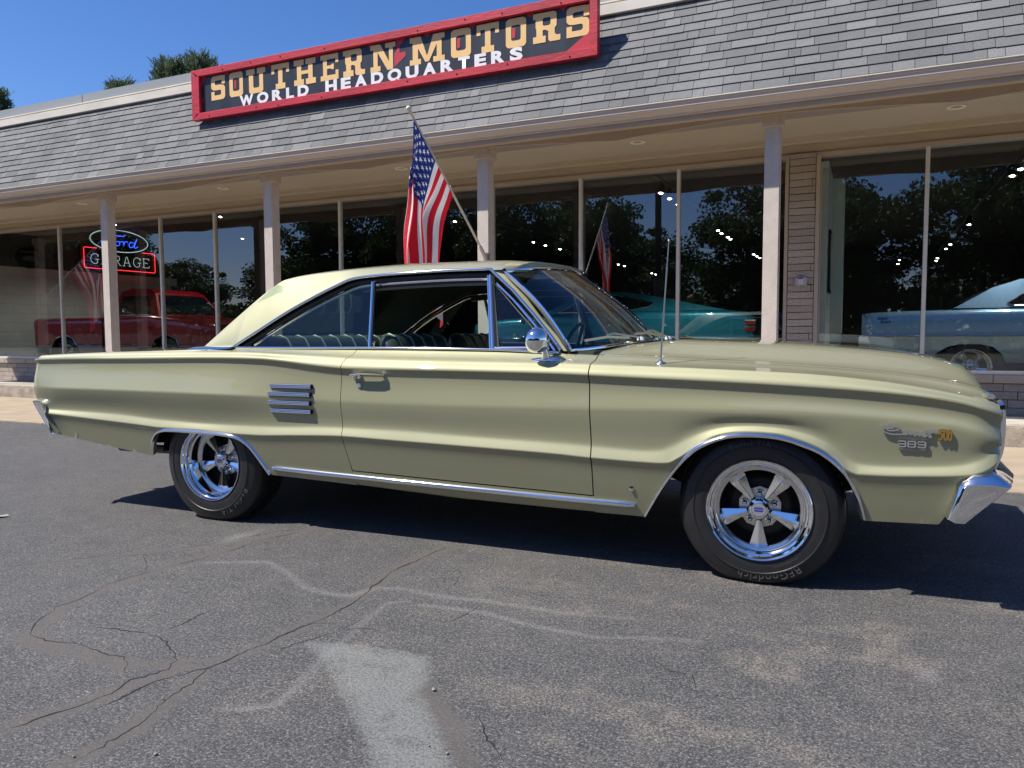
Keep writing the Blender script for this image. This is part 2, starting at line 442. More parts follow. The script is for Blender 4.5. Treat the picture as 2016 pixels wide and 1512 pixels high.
def grid_mesh(name, xs, ys, z, m, parent=None):
    X, Y = np.meshgrid(xs, ys, indexing='ij'); nx, ny = X.shape
    V = np.stack([X, Y, z(X, Y) if callable(z) else np.full_like(X, z)], -1).reshape(-1, 3).astype(np.float32)
    i = np.arange(nx - 1)[:, None] * ny + np.arange(ny - 1)[None, :]
    F = np.stack([i, i + ny, i + ny + 1, i + 1], -1).reshape(-1, 4).astype(np.int32)
    me = bpy.data.meshes.new(name)
    me.vertices.add(len(V)); me.vertices.foreach_set('co', V.ravel())
    me.loops.add(F.size); me.loops.foreach_set('vertex_index', F.ravel())
    me.polygons.add(len(F)); me.polygons.foreach_set('loop_start', np.arange(0, F.size, 4, dtype=np.int32))
    me.polygons.foreach_set('loop_total', np.full(len(F), 4, dtype=np.int32))
    me.materials.append(m); me.update(calc_edges=True)
    me.shade_smooth()
    return link_mesh(name, me, parent), X.ravel(), Y.ravel()
def flat(name, x0, x1, y0, y1, z, m, parent=None):
    return pydata(name, [(x0, y0, z), (x1, y0, z), (x1, y1, z), (x0, y1, z)], [(0, 1, 2, 3)], m, parent, None)

tag(flat('ground', -400, 400, -400, 400, -0.05, pbr('dry_ground', (0.10, 0.10, 0.05), 0.95, noise_amt=0.4, noise_scale=0.3)), kind='structure')
lot = tag(flat('parking_lot', -70, 60, -14, 6.2, -0.006, ASPH), kind='structure')
near, gx_, gy_ = grid_mesh('asphalt', np.linspace(-7.0, 3.4, 640), np.linspace(0.7, 5.98, 380),
                           lambda X, Y: 0.004 * (vnoise(X, Y, 0.9, 3) - 0.5), ASPH)
tag(near, kind='structure')
wx = gx_ + 0.05 * (vnoise(gx_, gy_, 0.12, 11) - 0.5); wy = gy_ + 0.05 * (vnoise(gx_, gy_, 0.12, 12) - 0.5)
dirt = np.zeros_like(gx_)
for P, w in DIRT:
    ww = w * (0.55 + 0.7 * vnoise(gx_, gy_, 0.35, 21)) * .8
    dirt = np.maximum(dirt, smoothstep(1.25, 0.75, dist_poly(wx, wy, P) / ww))
set_attr(near.data, 'dirt', dirt * (0.55 + 0.6 * vnoise(gx_, gy_, 0.07, 22)))
wht = np.zeros_like(gx_)
for k, P in enumerate(WH):
    w = 0.012 + 0.014 * vnoise(gx_, gy_, 0.4, 31 + k)
    side = smoothstep(1.6, 0.0, dist_poly(wx * 0.4 + gx_ * 0.6, wy * 0.4 + gy_ * 0.6, P) / w)
    wht = np.maximum(wht, side * (0.25 + 0.6 * vnoise(gx_, gy_, 0.25, 35 + k)))
for (px, py, rx, ry) in ((-3.0, 3.02, 0.05, 0.12), (0.19, 2.66, 0.03, 0.05)):
    wht = np.maximum(wht, 0.8 * np.exp(-(((gx_ - px) / rx) ** 2 + ((gy_ - py) / ry) ** 2)))
set_attr(near.data, 'white', wht)
pd = dist_poly(gx_, gy_, PAINTP + PAINTP[:1]); ins = inside_poly(wx * 0.3 + gx_ * 0.7, wy * 0.3 + gy_ * 0.7, PAINTP)
pn = np.where(ins, 1.0, 0.0) * (0.55 + 0.45 * smoothstep(0.0, 0.05, pd)) * (0.6 + 0.4 * smoothstep(0.22, 0.45, vnoise(gx_, gy_, 0.05, 41)))
set_attr(near.data, 'pnt', pn * smoothstep(1.35, 1.9, gy_ + 0.3))
tn = smoothstep(0.60, 0.74, vnoise(gx_, gy_ * 2.2, 0.5, 51, 4)) * smoothstep(-2.6, 0.2, gx_)
for (px, py, rx, ry) in ((-1.62, 1.62, 0.06, 0.12), (-1.55, 2.12, 0.05, 0.08), (0.62, 2.45, 0.45, 0.16), (-0.75, 2.95, 0.28, 0.04), (-0.2, 2.78, 0.3, 0.035)):
    tn = np.maximum(tn, 0.85 * np.exp(-(((gx_ - px) / rx) ** 2 + ((gy_ - py - 0.25 * (gx_ - px) * 0) / ry) ** 2)) * smoothstep(0.3, 0.6, vnoise(gx_, gy_, 0.06, 52)))
set_attr(near.data, 'tan', tn * 0.5 * (0.35 + 0.65 * smoothstep(.42, .6, vnoise(gx_, gy_, .03, 55))))
CRACKM = pbr('crack_shadowed_gap', (0.012, 0.011, 0.011), 0.95)
def crack(P, w, seed):
    rr = random.Random(seed); pts = []
    for a, b_ in zip(P[:-1], P[1:]):
        a = Vector(a); b_ = Vector(b_); n = max(2, int((b_ - a).length / 0.018))
        for i in range(n):
            t = i / n; p = a.lerp(b_, t); d = (b_ - a).normalized(); q = Vector((-d.y, d.x))
            pts.append((p + q * rr.gauss(0, 0.0035) + q * 0.007 * math.sin(seed + len(pts) * 0.37) * math.sin(len(pts) * .11), q))
    V = []; F = []
    n = len(pts)
    zs = 0.004 * (vnoise(np.array([p.x for p, q in pts]), np.array([p.y for p, q in pts]), 0.9, 3) - 0.5) + .0009
    for i, (p, q) in enumerate(pts):
        ww = w * 1.0 * (0.22 + 1.0 * abs(math.sin(i * 0.21 + seed)) ** 2 * rr.uniform(0.3, 1.0)) * min(1, (i + 1) / 6, (n - i) / 6)
        z = float(zs[i])
        V += [(p.x - q.x * ww, p.y - q.y * ww, z), (p.x + q.x * ww, p.y + q.y * ww, z)]
        if i: F.append((2 * i - 2, 2 * i, 2 * i + 1, 2 * i - 1))
    return pydata('crack', V, F, CRACKM, near, None)
for i, (k, P) in enumerate(CR.items()): crack(P, {'c3b': .0042, 'c3': .0038, 'c2b': .003, 'c7': .0035}.get(k, .0024), i * 3 + 1)
rc_ = random.Random(77)
for i in range(11):
    x = rc_.uniform(-2.9, -.3); y = rc_.uniform(1.3, 3.0); a = rc_.uniform(0, 6.28); P = [(x, y)]
    for k in range(rc_.randint(3, 7)):
        a += rc_.gauss(0, .5); x += .06 * math.cos(a); y += .085 * math.sin(a); P.append((x, y))
    if all(.9 < q[1] < 3.2 for q in P): crack(P, .0015, 100 + i)
# loose stones and scraps
PEB = pbr('pale_stone', (0.24, 0.215, 0.18), 0.8, bump=0.3)
for i, (x, y, s) in enumerate(((-1.164, 1.931, .011), (-1.625, 1.332, .009), (-1.807, 1.236, .006), (-0.953, 1.645, .006), (-1.013, 1.657, .005), (-1.859, 1.552, .005))):
    bm = bmesh.new(); bmesh.ops.create_icosphere(bm, subdivisions=2, radius=s * .6)
    for v in bm.verts:
        v.co *= 1 + 0.9 * (noise.noise(v.co * 110 + Vector((i, 0, 0)))); v.co.z *= 0.7
    o = finish('pebble', bm, PEB, None, 60, loc=(x, y, s * 0.33 + 0.002))
    tag(o, ['pale angular pebble lying beside the faded grey paint patch on the asphalt', 'small tan pebble near the bottom edge left of the paint patch', 'tiny pebble on the dirt filled crack at lower left',
            'small orange tinted stone on the lower tip of the paint patch', 'smallest pebble on the grey painted patch', 'tiny stone on the crack west of the paint patch'][i], 'pebble', 'loose pebbles on the asphalt')
sc = pydata('paper_scrap', [(-4.66, 2.76, .004), (-4.60, 2.735, .012), (-4.575, 2.80, .006), (-4.64, 2.83, .004)], [(0, 1, 2, 3)], AMBER, None, None)
tag(sc, 'small white paper scrap on the asphalt at far left', 'paper scrap')

# apron, curb, sidewalk
CONC = pbr('concrete', (0.36, 0.285, 0.20), 0.85, noise_amt=0.16, noise_scale=3.0, bump=0.35, bump_scale=90)
CURBM = pbr('curb_concrete', (0.36, 0.31, 0.245), 0.88, noise_amt=0.28, noise_scale=9.0, bump=0.5, bump_scale=60)
SIDEW = pbr('sidewalk_concrete', (0.42, 0.385, 0.33), 0.85, noise_amt=0.15, noise_scale=4.0, bump=0.3)
xj = [-20, -16.2, -12.6, -9.0, -5.4, -1.8, 1.8, 5.4, 10]
apron = empty('concrete_apron', (0, 0, 0)); tag(apron, kind='structure')
for a, b_ in zip(xj[:-1], xj[1:]):
    bm = bmesh.new(); box(bm, a + .005, b_ - .005, 5.95, 8.27, -0.05, 0.006 + rnd.uniform(0, .002), 0.004)
    finish('slab', bm, CONC, apron)
curb = empty('curb', (0, 0, 0)); tag(curb, kind='structure')
for a, b_ in zip(xj[:-1], xj[1:]):
    bm = bmesh.new(); box(bm, a + .004 + .9, b_ - .004 + .9, 8.28, 8.46, -0.04, 0.2, 0.015)
    finish('curb_stone', bm, CURBM, curb)
sidewalk = empty('sidewalk', (0, 0, 0)); tag(sidewalk, kind='structure')
for a, b_ in zip(xj[:-1], xj[1:]):
    bm = bmesh.new(); box(bm, a + .004 + .9, b_ - .004 + .9, 8.465, 10.13, 0.0, 0.197, 0.006)
    for v in bm.verts:
        if v.co.z > .1: v.co.z -= (v.co.y - 8.465) * .048
    finish('slab', bm, SIDEW, sidewalk)
tag(flat('showroom_floor', -17.8, 8, 10.26, 27.7, 0.285, pbr('polished_floor', (0.22, 0.22, 0.21), 0.15, noise_amt=0.2, noise_scale=2)), kind='structure')

# ------------------------------------------------------------------ showroom building
bld = empty('showroom_building', (-6, 10.2, 0)); BO = Vector((-6, 10.2, 0))
tag(bld, 'long single storey car showroom with shingled mansard roof, tan posts and dark plate glass windows', 'building')
def bpart(o): o.parent = bld; o.matrix_parent_inverse = Matrix.Translation(-BO); return o
TAUPE = pbr('taupe_paint', (0.44, 0.365, 0.285), 0.7, noise_amt=0.06, noise_scale=2, bump=0.12, bump_scale=50)
SOFF = pbr('soffit_paint', (0.53, 0.455, 0.35), 0.75, noise_amt=0.05, noise_scale=1.2, bump=0.06, bump_scale=20)
POST = pbr('rough_sawn_post_paint', (0.575, 0.505, 0.44), 0.8, noise_amt=0.07, noise_scale=12, bump=0.3, bump_scale=80, stretch=(1, 1, 0.6))
BRICKM = attr_mat('painted_brick', (0.36, 0.30, 0.25), (0.44, 0.375, 0.32), 0.85, 0.9, 55, nscale=18, namt=0.12)
MORT = pbr('painted_mortar', (0.21, 0.175, 0.145), 0.9, bump=0.6, bump_scale=60)
ALU = pbr('painted_aluminium', (0.70, 0.68, 0.65), 0.45, 0.15, noise_amt=0.05)
GUTT = pbr('gutter_paint', (0.62, 0.52, 0.42), 0.65, noise_amt=0.05, noise_scale=3, stretch=(0.2, 1, 1))
WHT = pbr('cream_trim', (0.70, 0.64, 0.54), 0.6, noise_amt=0.1, noise_scale=6, stretch=(0.3, 1, 1))
COPE = pbr('grey_metal_coping', (0.33, 0.345, 0.34), 0.5, 0.1, noise_amt=0.08, noise_scale=1.0, stretch=(0.3, 1, 2))
XL, XR = -17.95, 6.2
FL, FR = -20.5, 7.2
def bbox_(name, *a, m=TAUPE, bev=0.0):
    return bpart(box_obj(name, *a, m, None, bev))
def courses(x0, x1, y, z0, z1, ch, bl, seed, parent_fn, jl=0.008, as_parts=True, merged=None):
    rr = random.Random(seed); z = z0; k = 0; out = []
    while z + ch * 0.6 < z1:
        zt = min(z + ch, z1)
        x = x0 - (bl * 0.5 if k % 2 and x1 - x0 > bl * 1.5 else 0) - rr.uniform(0, .3) * bl * (x1 - x0 > bl * 1.5)
        while x < x1 - 0.01:
            L = bl * rr.uniform(.85, 1.15)
            a = max(x, x0); b_ = min(x + L, x1)
            if x1 - x0 < bl * 1.5 and rr.random() < 0.7: b_ = x1
            x = x + L if b_ < x1 else x1
            if b_ - a < 0.03: continue
            out.append((a + jl / 2, b_ - jl / 2, y + rr.uniform(-.004, .003), z + jl / 2, zt - jl / 2, rr.random(), rr.uniform(-.004, .004)))
        z += ch; k += 1
    return out
def brick_mesh(specs, origin=Vector((0, 0, 0)), depth=0.05):
    V = []; F = []; T = []
    for (a, b_, y, z0, z1, t, sk) in specs:
        n = len(V)
        for (X, Z) in ((a, z0), (b_, z0 + sk), (b_, z1 + sk), (a, z1)):
            V.append((X - origin.x, y - origin.y, Z - origin.z))
        for (X, Z) in ((a - .002, z0 - .002), (b_ + .002, z0 - .002 + sk), (b_ + .002, z1 + .002 + sk), (a - .002, z1 + .002)):
            V.append((X - origin.x, y + depth - origin.y, Z - origin.z))
        F.append((n, n + 1, n + 2, n + 3))
        for i in range(4): j = (i + 1) % 4; F.append((n + j, n + i, n + 4 + i, n + 4 + j))
        T += [t] * 8
    return V, F, T
def add_bricks(specs, parent, name='brick'):
    for s in specs:
        o = Vector((s[0], s[2], s[3]))
        V, F, T = brick_mesh([s], o)
        ob = pydata(name, V, F, BRICKM, parent, None, loc=o - BO - Vector(parent.location))
        set_attr(ob.data, 'tint', T)
# low wall under the windows
lw_ = bpart(box_obj('low_brick_wall', FL, FR, 10.17, 10.32, 0.0, 0.478, MORT))
lw_.matrix_parent_inverse = Matrix.Identity(4); lw_.location = -BO
def child_bricks(specs, par):
    for s in specs:
        o = Vector((s[0], s[2], s[3])); V, F, T = brick_mesh([s], o)
        ob = pydata('brick', V, F, BRICKM, par, None, loc=o); set_attr(ob.data, 'tint', T)
rest = []
for k_, (a, b_) in enumerate(((FL, -17.2), (-17.2, -14.4), (-14.4, -0.38), (-0.38, 2.4), (2.4, FR))):
    sp = courses(a, b_, 10.15, 0.115, 0.478, 0.0905, 0.33, 60 + k_, None)
    if k_ in (1, 3): child_bricks(sp, lw_)
    else: rest += sp
V, F, T = brick_mesh(rest); rb = pydata('brickwork', V, F, BRICKM, lw_, None); set_attr(rb.data, 'tint', T); tag(rb, kind='stuff')
# masonry cap under the sill
xc = FL
while xc < FR:
    bbox_('cap_stone', xc + .003, xc + .677, 10.105, 10.3, 0.483, 0.574, bev=0.004); xc += 0.68
bbox_('window_sill', FL, FR, 10.145, 10.29, 0.576, 0.615, m=ALU, bev=0.004)
# pilaster
pil = bpart(box_obj('brick_pilaster', -0.970, -0.631, 10.17, 10.4, 0.115, 3.25, MORT)); pil.matrix_parent_inverse = Matrix.Identity(4); pil.location = -BO
child_bricks(courses(-0.954, -0.647, 10.145, 0.115, 3.24, 0.085, 0.30, 81, None, jl=0.009), pil)
bbox_('pilaster_edge_trim', -0.645, -0.598, 10.135, 10.26, 0.615, 3.21, bev=.003)
bbox_('pilaster_edge_trim', -1.000, -0.958, 10.135, 10.26, 0.615, 3.21, bev=.003)
# glazing
mull = [-18.72, -17.36, -14.642, -13.238, -11.835, -10.497, -9.136, -7.787, -6.427, -5.045, -3.685, -2.325, -0.987, -0.598, 0.548, 1.908, 3.268, 4.628, 5.988]
for x in mull:
    if x in (-0.987, -0.598): continue
    bbox_('mullion', x - .022, x + .022, 10.165, 10.235, 0.615, 3.187, m=ALU, bev=.003)
edges = sorted(mull)
for a, b_ in zip(edges[:-1], edges[1:]):
    if a == -0.987: continue
    s = 0.0016 * rnd.uniform(-1, 1)
    bm = bmesh.new(); vs = [bm.verts.new(p) for p in ((a + .022, 10.2 + s, 0.615), (b_ - .022, 10.2 - s, 0.615), (b_ - .022, 10.2 - s * .4, 3.187), (a + .022, 10.2 + s, 3.187))]
    bm.faces.new(vs)
    bpart(finish('window_pane', bm, SHOPGLASS, None, None))
STUC = pbr('rough_stucco_band', (0.45, 0.375, 0.285), 0.85, noise_amt=0.06, noise_scale=4, bump=1.0, bump_scale=28, stretch=(0.35, 1, 1.6))
bbox_('window_head', FL, FR, 10.15, 10.32, 3.187, 3.236, m=TAUPE, bev=.003)
bbox_('stucco_band', FL, FR, 10.17, 10.34, 3.238, 3.351, m=STUC)
bbox_('cornice_board', XL, XR, 10.05, 10.2, 3.354, 3.425, m=SOFF, bev=.004)
# soffit, sloping a little
bm = bmesh.new(); prism(bm, [(8.43, 3.395), (10.2, 3.42), (10.2, 3.46), (8.43, 3.44)], XR - XL, (XL, 0, 0), (0, 1, 0), (0, 0, 1), (1, 0, 0))
bpart(finish('soffit', bm, SOFF, None))
SOFS = lambda y: 3.395 + (y - 8.43) * .025 / 1.77
# scalloped valance between the posts
cols = [-17.78, -14.42, -11.06, -7.70, -4.32, -0.967, 2.39, 5.75]
def valance_z(x):
    for a, b_ in zip([-17.8] + cols, cols):
        if a <= x <= b_:
            t = (x - a) / (b_ - a); k = 1 - abs(2 * t - 1)
            return 3.292 - 0.092 * (k ** 1.35) * (1.0 if k < .93 else 1.0)
    return 3.29
xs = np.arange(XL, XR, 0.06)
pts = [(float(x), float(valance_z(x))) for x in xs]
bm = bmesh.new()
for (a, za), (b_, zb) in zip(pts[:-1], pts[1:]):
    pass
V = []; F = []
for x, z in pts: V += [(x, 8.405, z), (x, 8.405, 3.40), (x, 8.43, z), (x, 8.43, 3.40)]
for i in range(len(pts) - 1):
    a = 4 * i; b_ = a + 4
    F += [(a, b_, b_ + 1, a + 1), (a + 2, a + 3, b_ + 3, b_ + 2), (a, a + 2, b_ + 2, b_)]
bpart(pydata('scalloped_valance', V, F, pbr('valance_paint', (0.47, 0.395, 0.33), 0.7, noise_amt=0.06, noise_scale=2), None, None))
# gutter and fascia
gp = [(a - .15, b_ - .045) for a, b_ in [(8.236, 3.497), (8.236, 3.482), (8.244, 3.478), (8.246, 3.445), (8.262, 3.420), (8.290, 3.405), (8.300, 3.385), (8.300, 3.368), (8.40, 3.368), (8.40, 3.497), (8.392, 3.497), (8.392, 3.376), (8.31, 3.376), (8.252, 3.43), (8.252, 3.497)]]
bm = bmesh.new(); prism(bm, gp, XR - XL, (XL, 0, 0), (0, 1, 0), (0, 0, 1), (1, 0, 0)); bpart(finish('gutter', bm, GUTT, None, 25))
bbox_('fascia_board', XL, XR, 8.185, 8.248, 3.272, 3.3215, m=TAUPE)
bbox_('eave_soffit', XL, XR, 8.25, 8.403, 3.305, 3.325, m=SOFF)
bbox_('eave_backing', XL, XR, 8.253, 8.40, 3.326, 3.45, m=TAUPE)
bbox_('drip_edge', XL, XR, 8.076, 8.15, 3.4535, 3.464, m=WHT)
for x in cols:
    c = bpart(box_obj('porch_post', x - .0765, x + .0765, 8.452, 8.605, 0.2, 3.18, POST, None, .004))
    c.matrix_parent_inverse = Matrix.Identity(4); c.location = -BO
    bm = bmesh.new(); box(bm, x - .103, x + .103, 8.425, 8.632, 3.172, 3.313, .003)
    cp = finish('post_cap', bm, POST, c)
# recessed porch lights
LTR = pbr('light_trim', (0.88, 0.84, 0.72), 0.35)
LTD = pbr('light_lens', (0.42, 0.38, 0.24), 0.25, noise_amt=0.2)
for u, x in enumerate((0.75, -2.66, -6.10, -9.47, -12.83, -16.2, 4.1)):
    y = 9.40; z = SOFS(y)
    bm = bmesh.new(); lathe(bm, [(0.062, 0.0), (0.092, -0.001), (0.096, -0.008), (0.088, -0.014), (0.066, -0.010), (0.062, 0.0)], 28, 'Z', (x, y, z - .001), close=False)
    t_ = bpart(finish('porch_light', bm, LTR, None, 50)); t_.matrix_parent_inverse = Matrix.Identity(4); t_.location = -BO
    bm = bmesh.new(); lathe(bm, [(0.0005, -.004), (0.061, -.003)], 28, 'Z', (x, y, z)); finish('lens', bm, LTD, t_, None)
# roof: shingles on the mansard
TH = R(63); RY0, RZ0 = 8.085, 3.462
SL = 1.395
er = Vector((0, math.cos(TH), math.sin(TH))); nr = Vector((0, -math.sin(TH), math.cos(TH)))
bm = bmesh.new(); prism(bm, [(0, 0), (SL, 0), (SL, -.04), (0, -.04)], XR - XL, (XL, RY0 + .012, RZ0 - .002), er, nr, (1, 0, 0))
roof = bpart(finish('mansard_roof', bm, pbr('roof_underlay', (0.02, 0.02, 0.022), 0.9), None, None))
roof.matrix_parent_inverse = Matrix.Identity(4); roof.location = -BO
SHM = attr_mat('asphalt_shingle', (0.128, 0.130, 0.132), (0.215, 0.214, 0.212), 0.9, 0.5, 220, nscale=150, namt=0.5)
specs = []
rows = 12; ex_ = SL / rows
rr = random.Random(5)
for r_ in range(rows):
    x = XL - rr.uniform(0, .3)
    while x < XR:
        w = rr.choice((0.125, 0.17, 0.22, 0.27, 0.33)) * rr.uniform(.9, 1.1)
        a = max(x, XL); b_ = min(x + w, XR)
        if b_ - a > .02: specs.append((r_, a, b_, min(1, max(0, rr.gauss(.45, .22))), rr.uniform(0, .0035), rr.uniform(-.004, .004)))
        x += w
def shingle_geo(sp, org):
    V = []; F = []; T = []
    for (r_, a, b_, t, lift, sk) in sp:
        n = len(V); s0 = r_ * ex_ + sk; s1 = (r_ + 1) * ex_ + .02
        base = Vector((0, RY0 + .012, RZ0))
        g = .0022
        for (x, s, h) in ((a + g, s0, .015 + lift), (b_ - g, s0, .015 + lift), (b_ - g, s1, .003), (a + g, s1, .003), (a + g, s0, .000), (b_ - g, s0, .000)):
            p = base + er * s + nr * h; V.append((x - org.x, p.y - org.y, p.z - org.z))
        F += [(n, n + 1, n + 2, n + 3), (n + 4, n + 5, n + 1, n), (n + 4, n, n + 3), (n + 5, n + 2, n + 1)]
        T += [t] * 6
    return V, F, T
specs.sort(key=lambda s: math.hypot((s[1] + s[2]) / 2 + 1.2 if (s[1] + s[2]) / 2 < 1.3 else 50, 8.5))
for s in specs[:300]:
    org = Vector((s[1], RY0, RZ0 + s[0] * .1)); V, F, T = shingle_geo([s], org)
    o = pydata('shingle', V, F, SHM, roof, None, loc=org); set_attr(o.data, 'tint', T)
V, F, T = shingle_geo(specs[300:], Vector((0, 0, 0)))
o = pydata('shingles', V, F, SHM, roof, None); set_attr(o.data, 'tint', T); tag(o, kind='stuff')
top = Vector((0, RY0, RZ0)) + er * SL
bbox_('ridge_trim', XL, XR, top.y - .055, top.y + .03, top.z - .015, top.z + .105, m=WHT, bev=.006)
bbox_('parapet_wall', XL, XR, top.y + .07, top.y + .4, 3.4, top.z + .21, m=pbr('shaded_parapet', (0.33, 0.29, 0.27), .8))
bbox_('roof_slab', FL, FR, 9.3, 28, 3.86, 4.06, m=UNDER)
xs_ = XL
while xs_ < XR:
    bbox_('metal_coping', xs_ + .002, min(XR, xs_ + 3.05) - .002, top.y + .03, top.y + .46, top.z + .165, top.z + .305, m=COPE, bev=.006); xs_ += 3.05
bbox_('coping_edge', XL, XR, top.y + .022, top.y + .05, top.z + .152, top.z + .168, m=WHT)
bbox_('canopy_end_wall', XL - .05, XL, 8.20, 9.3, 3.44, 4.6, m=TAUPE)
# shell of the room
DARKW = pbr('dark_interior_wall', (0.02, 0.02, 0.022), 0.7)
CEIL = pbr('black_ceiling', (0.010, 0.010, 0.011), 0.8)
bbox_('back_wall', -17.95, 8, 27.6, 27.8, 0.2, 3.85, m=DARKW)
bbox_('ceiling', -17.95, 8, 10.36, 27.6, 3.75, 3.85, m=CEIL)
bbox_('side_wall', 7.9, 8.1, 10.3, 27.6, 0.2, 3.85, m=DARKW)
bbox_('facade_above_windows', FL, FR, 10.35, 10.45, 3.25, 3.86, m=DARKW)
bbox_('outer_wall', FL, -18.0, 10.35, 19.5, 0.0, 3.86, m=TAUPE)
BLOCKL = pbr('light_grey_block_wall', (0.72, 0.76, 0.71), 0.6, noise_amt=0.06, noise_scale=2, bump=.1)
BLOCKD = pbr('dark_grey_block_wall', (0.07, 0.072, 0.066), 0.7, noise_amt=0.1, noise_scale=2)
ew = bpart(box_obj('end_wall', -17.95, -17.8, 10.36, 27.6, 0.25, 3.75, BLOCKD)); ew.matrix_parent_inverse = Matrix.Identity(4); ew.location = -BO
k = 0; z = 0.29
while z < 3.7:
    y = 10.37 - (0.21 if k % 2 else 0)
    zt = z + .212
    while y < 15.6:
        a = max(y, 10.37)
        bm = bmesh.new(); box(bm, -17.8, -17.797, a + .0015, y + .42 - .0015, z + .0015, zt - .0015)
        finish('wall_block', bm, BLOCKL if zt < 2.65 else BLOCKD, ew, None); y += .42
    z += .212; k += 1
# grey partition beside the pilaster
PART = pbr('pale_partition', (0.60, 0.66, 0.60), 0.5, noise_amt=0.03)
bbox_('partition_wall', -0.68, -0.515, 10.3, 11.9, 0.26, 3.15, m=PART)
bbox_('partition_return', -0.511, -0.37, 11.5, 11.9, 0.26, 3.14, m=PART)
pf = box_obj('picture_frame', -0.508, -0.485, 10.55, 10.90, 1.56, 2.35, BLACKM, None, .004)
pf_ = box_obj('picture', -0.486, -0.481, 10.59, 10.86, 1.61, 2.30, pbr('grey_print', (.35, .38, .36), .3), pf)
tag(pf, 'narrow black picture frame on the pale partition behind the right window', 'picture frame')
fx = empty('fire_extinguisher', (-0.42, 10.7, 0.285)); tag(fx, 'red fire extinguisher on the floor by the pale partition', 'fire extinguisher')
bm = bmesh.new(); lathe(bm, [(0.001, 0), (.06, 0), (.065, .02), (.065, .38), (.045, .43), (.018, .45), (.018, .47), (.001, .47)], 20, 'Z'); finish('cylinder', bm, pbr('red_enamel', (.3, .01, .01), .3), fx)
bm = bmesh.new(); box(bm, -.012, .012, -.08, .03, .47, .50, .004); finish('handle', bm, BLACKM, fx)
# fire alarm box on the pilaster
al = empty('alarm_box', (-0.79, 10.14, 1.684)); tag(al, 'small grey weatherproof alarm box with a red bar on the brick pilaster', 'alarm box')
bm = bmesh.new(); box(bm, -.072, .072, -.05, 0.0, -.055, .055, .012); finish('case', bm, pbr('grey_plastic', (.42, .42, .45), .35, coat=.3), al)
bm = bmesh.new(); box(bm, -.032, .030, -.056, -.048, -.034, .040, .003); finish('pull_handle', bm, pbr('pale_grey_plastic', (.6, .6, .62), .3), al)
bm = bmesh.new(); box(bm, -.034, .026, -.060, -.0565, .028, .044, .002); finish('red_bar', bm, REDLENS, al)
# ------------------------------------------------------------------ roof sign
SGN = empty('roof_sign', (-5.975, 8.52, 4.185)); SO = Vector((-5.975, 8.52, 4.185))
SGN.scale = (.9815, .9815, .9815); SGN.location = (-5.8645, 8.3624, 4.1274)
tag(SGN, 'long dark sign in weathered red frame with peach and white lettering on the roof', 'sign')
REDW = pbr('weathered_red_paint', (0.50, 0.022, 0.04), 0.5, noise_amt=0.22, noise_scale=7, bump=0.35, bump_scale=30, stretch=(0.3, 1, 1.5))
REDP = pbr('red_print', (0.50, 0.02, 0.045), 0.55)
PANEL = pbr('faded_black_panel', (0.022, 0.028, 0.038), 0.42, noise_amt=0.35, noise_scale=5, stretch=(1, 1, 0.35))
PEACH = pbr('peach_letters', (0.88, 0.56, 0.23), 0.5, noise_amt=0.05, noise_scale=6)
WLET = pbr('white_letters', (0.82, 0.83, 0.83), 0.5, noise_amt=0.07, noise_scale=8)
def sbox(name, x0, x1, y0, y1, z0, z1, m, bev=0.004, par=None):
    bm = bmesh.new(); box(bm, x0 - SO.x, x1 - SO.x, y0 - SO.y, y1 - SO.y, z0 - SO.z, z1 - SO.z, bev)
    return finish(name, bm, m, par or SGN)
SX0, SX1, SZ0, SZ1 = -9.09, -2.862, 4.185, 4.895
pan = sbox('sign_panel', SX0 + .06, SX1 - .06, 8.508, 8.53, SZ0 + .05, SZ1 - .05, PANEL, 0)
def mitre(name, pts, y0, y1):
    bm = bmesh.new(); prism(bm, [(p[0] - SO.x, p[1] - SO.z) for p in pts], y1 - y0, (0, y0 - SO.y, 0), (1, 0, 0), (0, 0, 1), (0, 1, 0))
    bmesh.ops.bevel(bm, geom=bm.edges[:], offset=.004, segments=1, affect='EDGES'); return finish(name, bm, REDW, SGN)
w_ = .095
for k, pts in enumerate((((SX0, SZ0), (SX1, SZ0), (SX1 - w_, SZ0 + w_), (SX0 + w_, SZ0 + w_)), ((SX0, SZ1), (SX0 + w_, SZ1 - w_), (SX1 - w_, SZ1 - w_), (SX1, SZ1)),
                         ((SX0, SZ0), (SX0 + w_ * 1.6, SZ0 + w_), (SX0 + w_ * 1.6, SZ1 - w_), (SX0, SZ1)), ((SX1, SZ0), (SX1, SZ1), (SX1 - w_, SZ1 - w_), (SX1 - w_, SZ0 + w_)))):
    mitre('frame_board', pts, 8.455, 8.545)
for x in (-8.4, -6.9, -5.4, -3.9, -3.1):
    sbox('bracket', x - .02, x + .02, 8.545, 8.95, 4.50, 4.54, BLACKM, 0)
def rr_(x, y, x0, y0, x1, y1, r):
    if not (x0 <= x <= x1 and y0 <= y <= y1): return False
    cx_ = min(max(x, x0 + r[0]), x1 - r[0]); cy_ = min(max(y, y0 + r[1]), y1 - r[1])
    return ((x - cx_) / r[0]) ** 2 + ((y - cy_) / r[1]) ** 2 <= 1
def rc(x, y, *b): return any(q[0] <= x <= q[2] and q[1] <= y <= q[3] for q in b)
def pol(x, y, P):
    c = False
    for (ax, ay), (bx, by) in zip(P, P[1:] + P[:1]):
        if (ay > y) != (by > y) and x < (bx - ax) * (y - ay) / (by - ay) + ax: c = not c
    return c
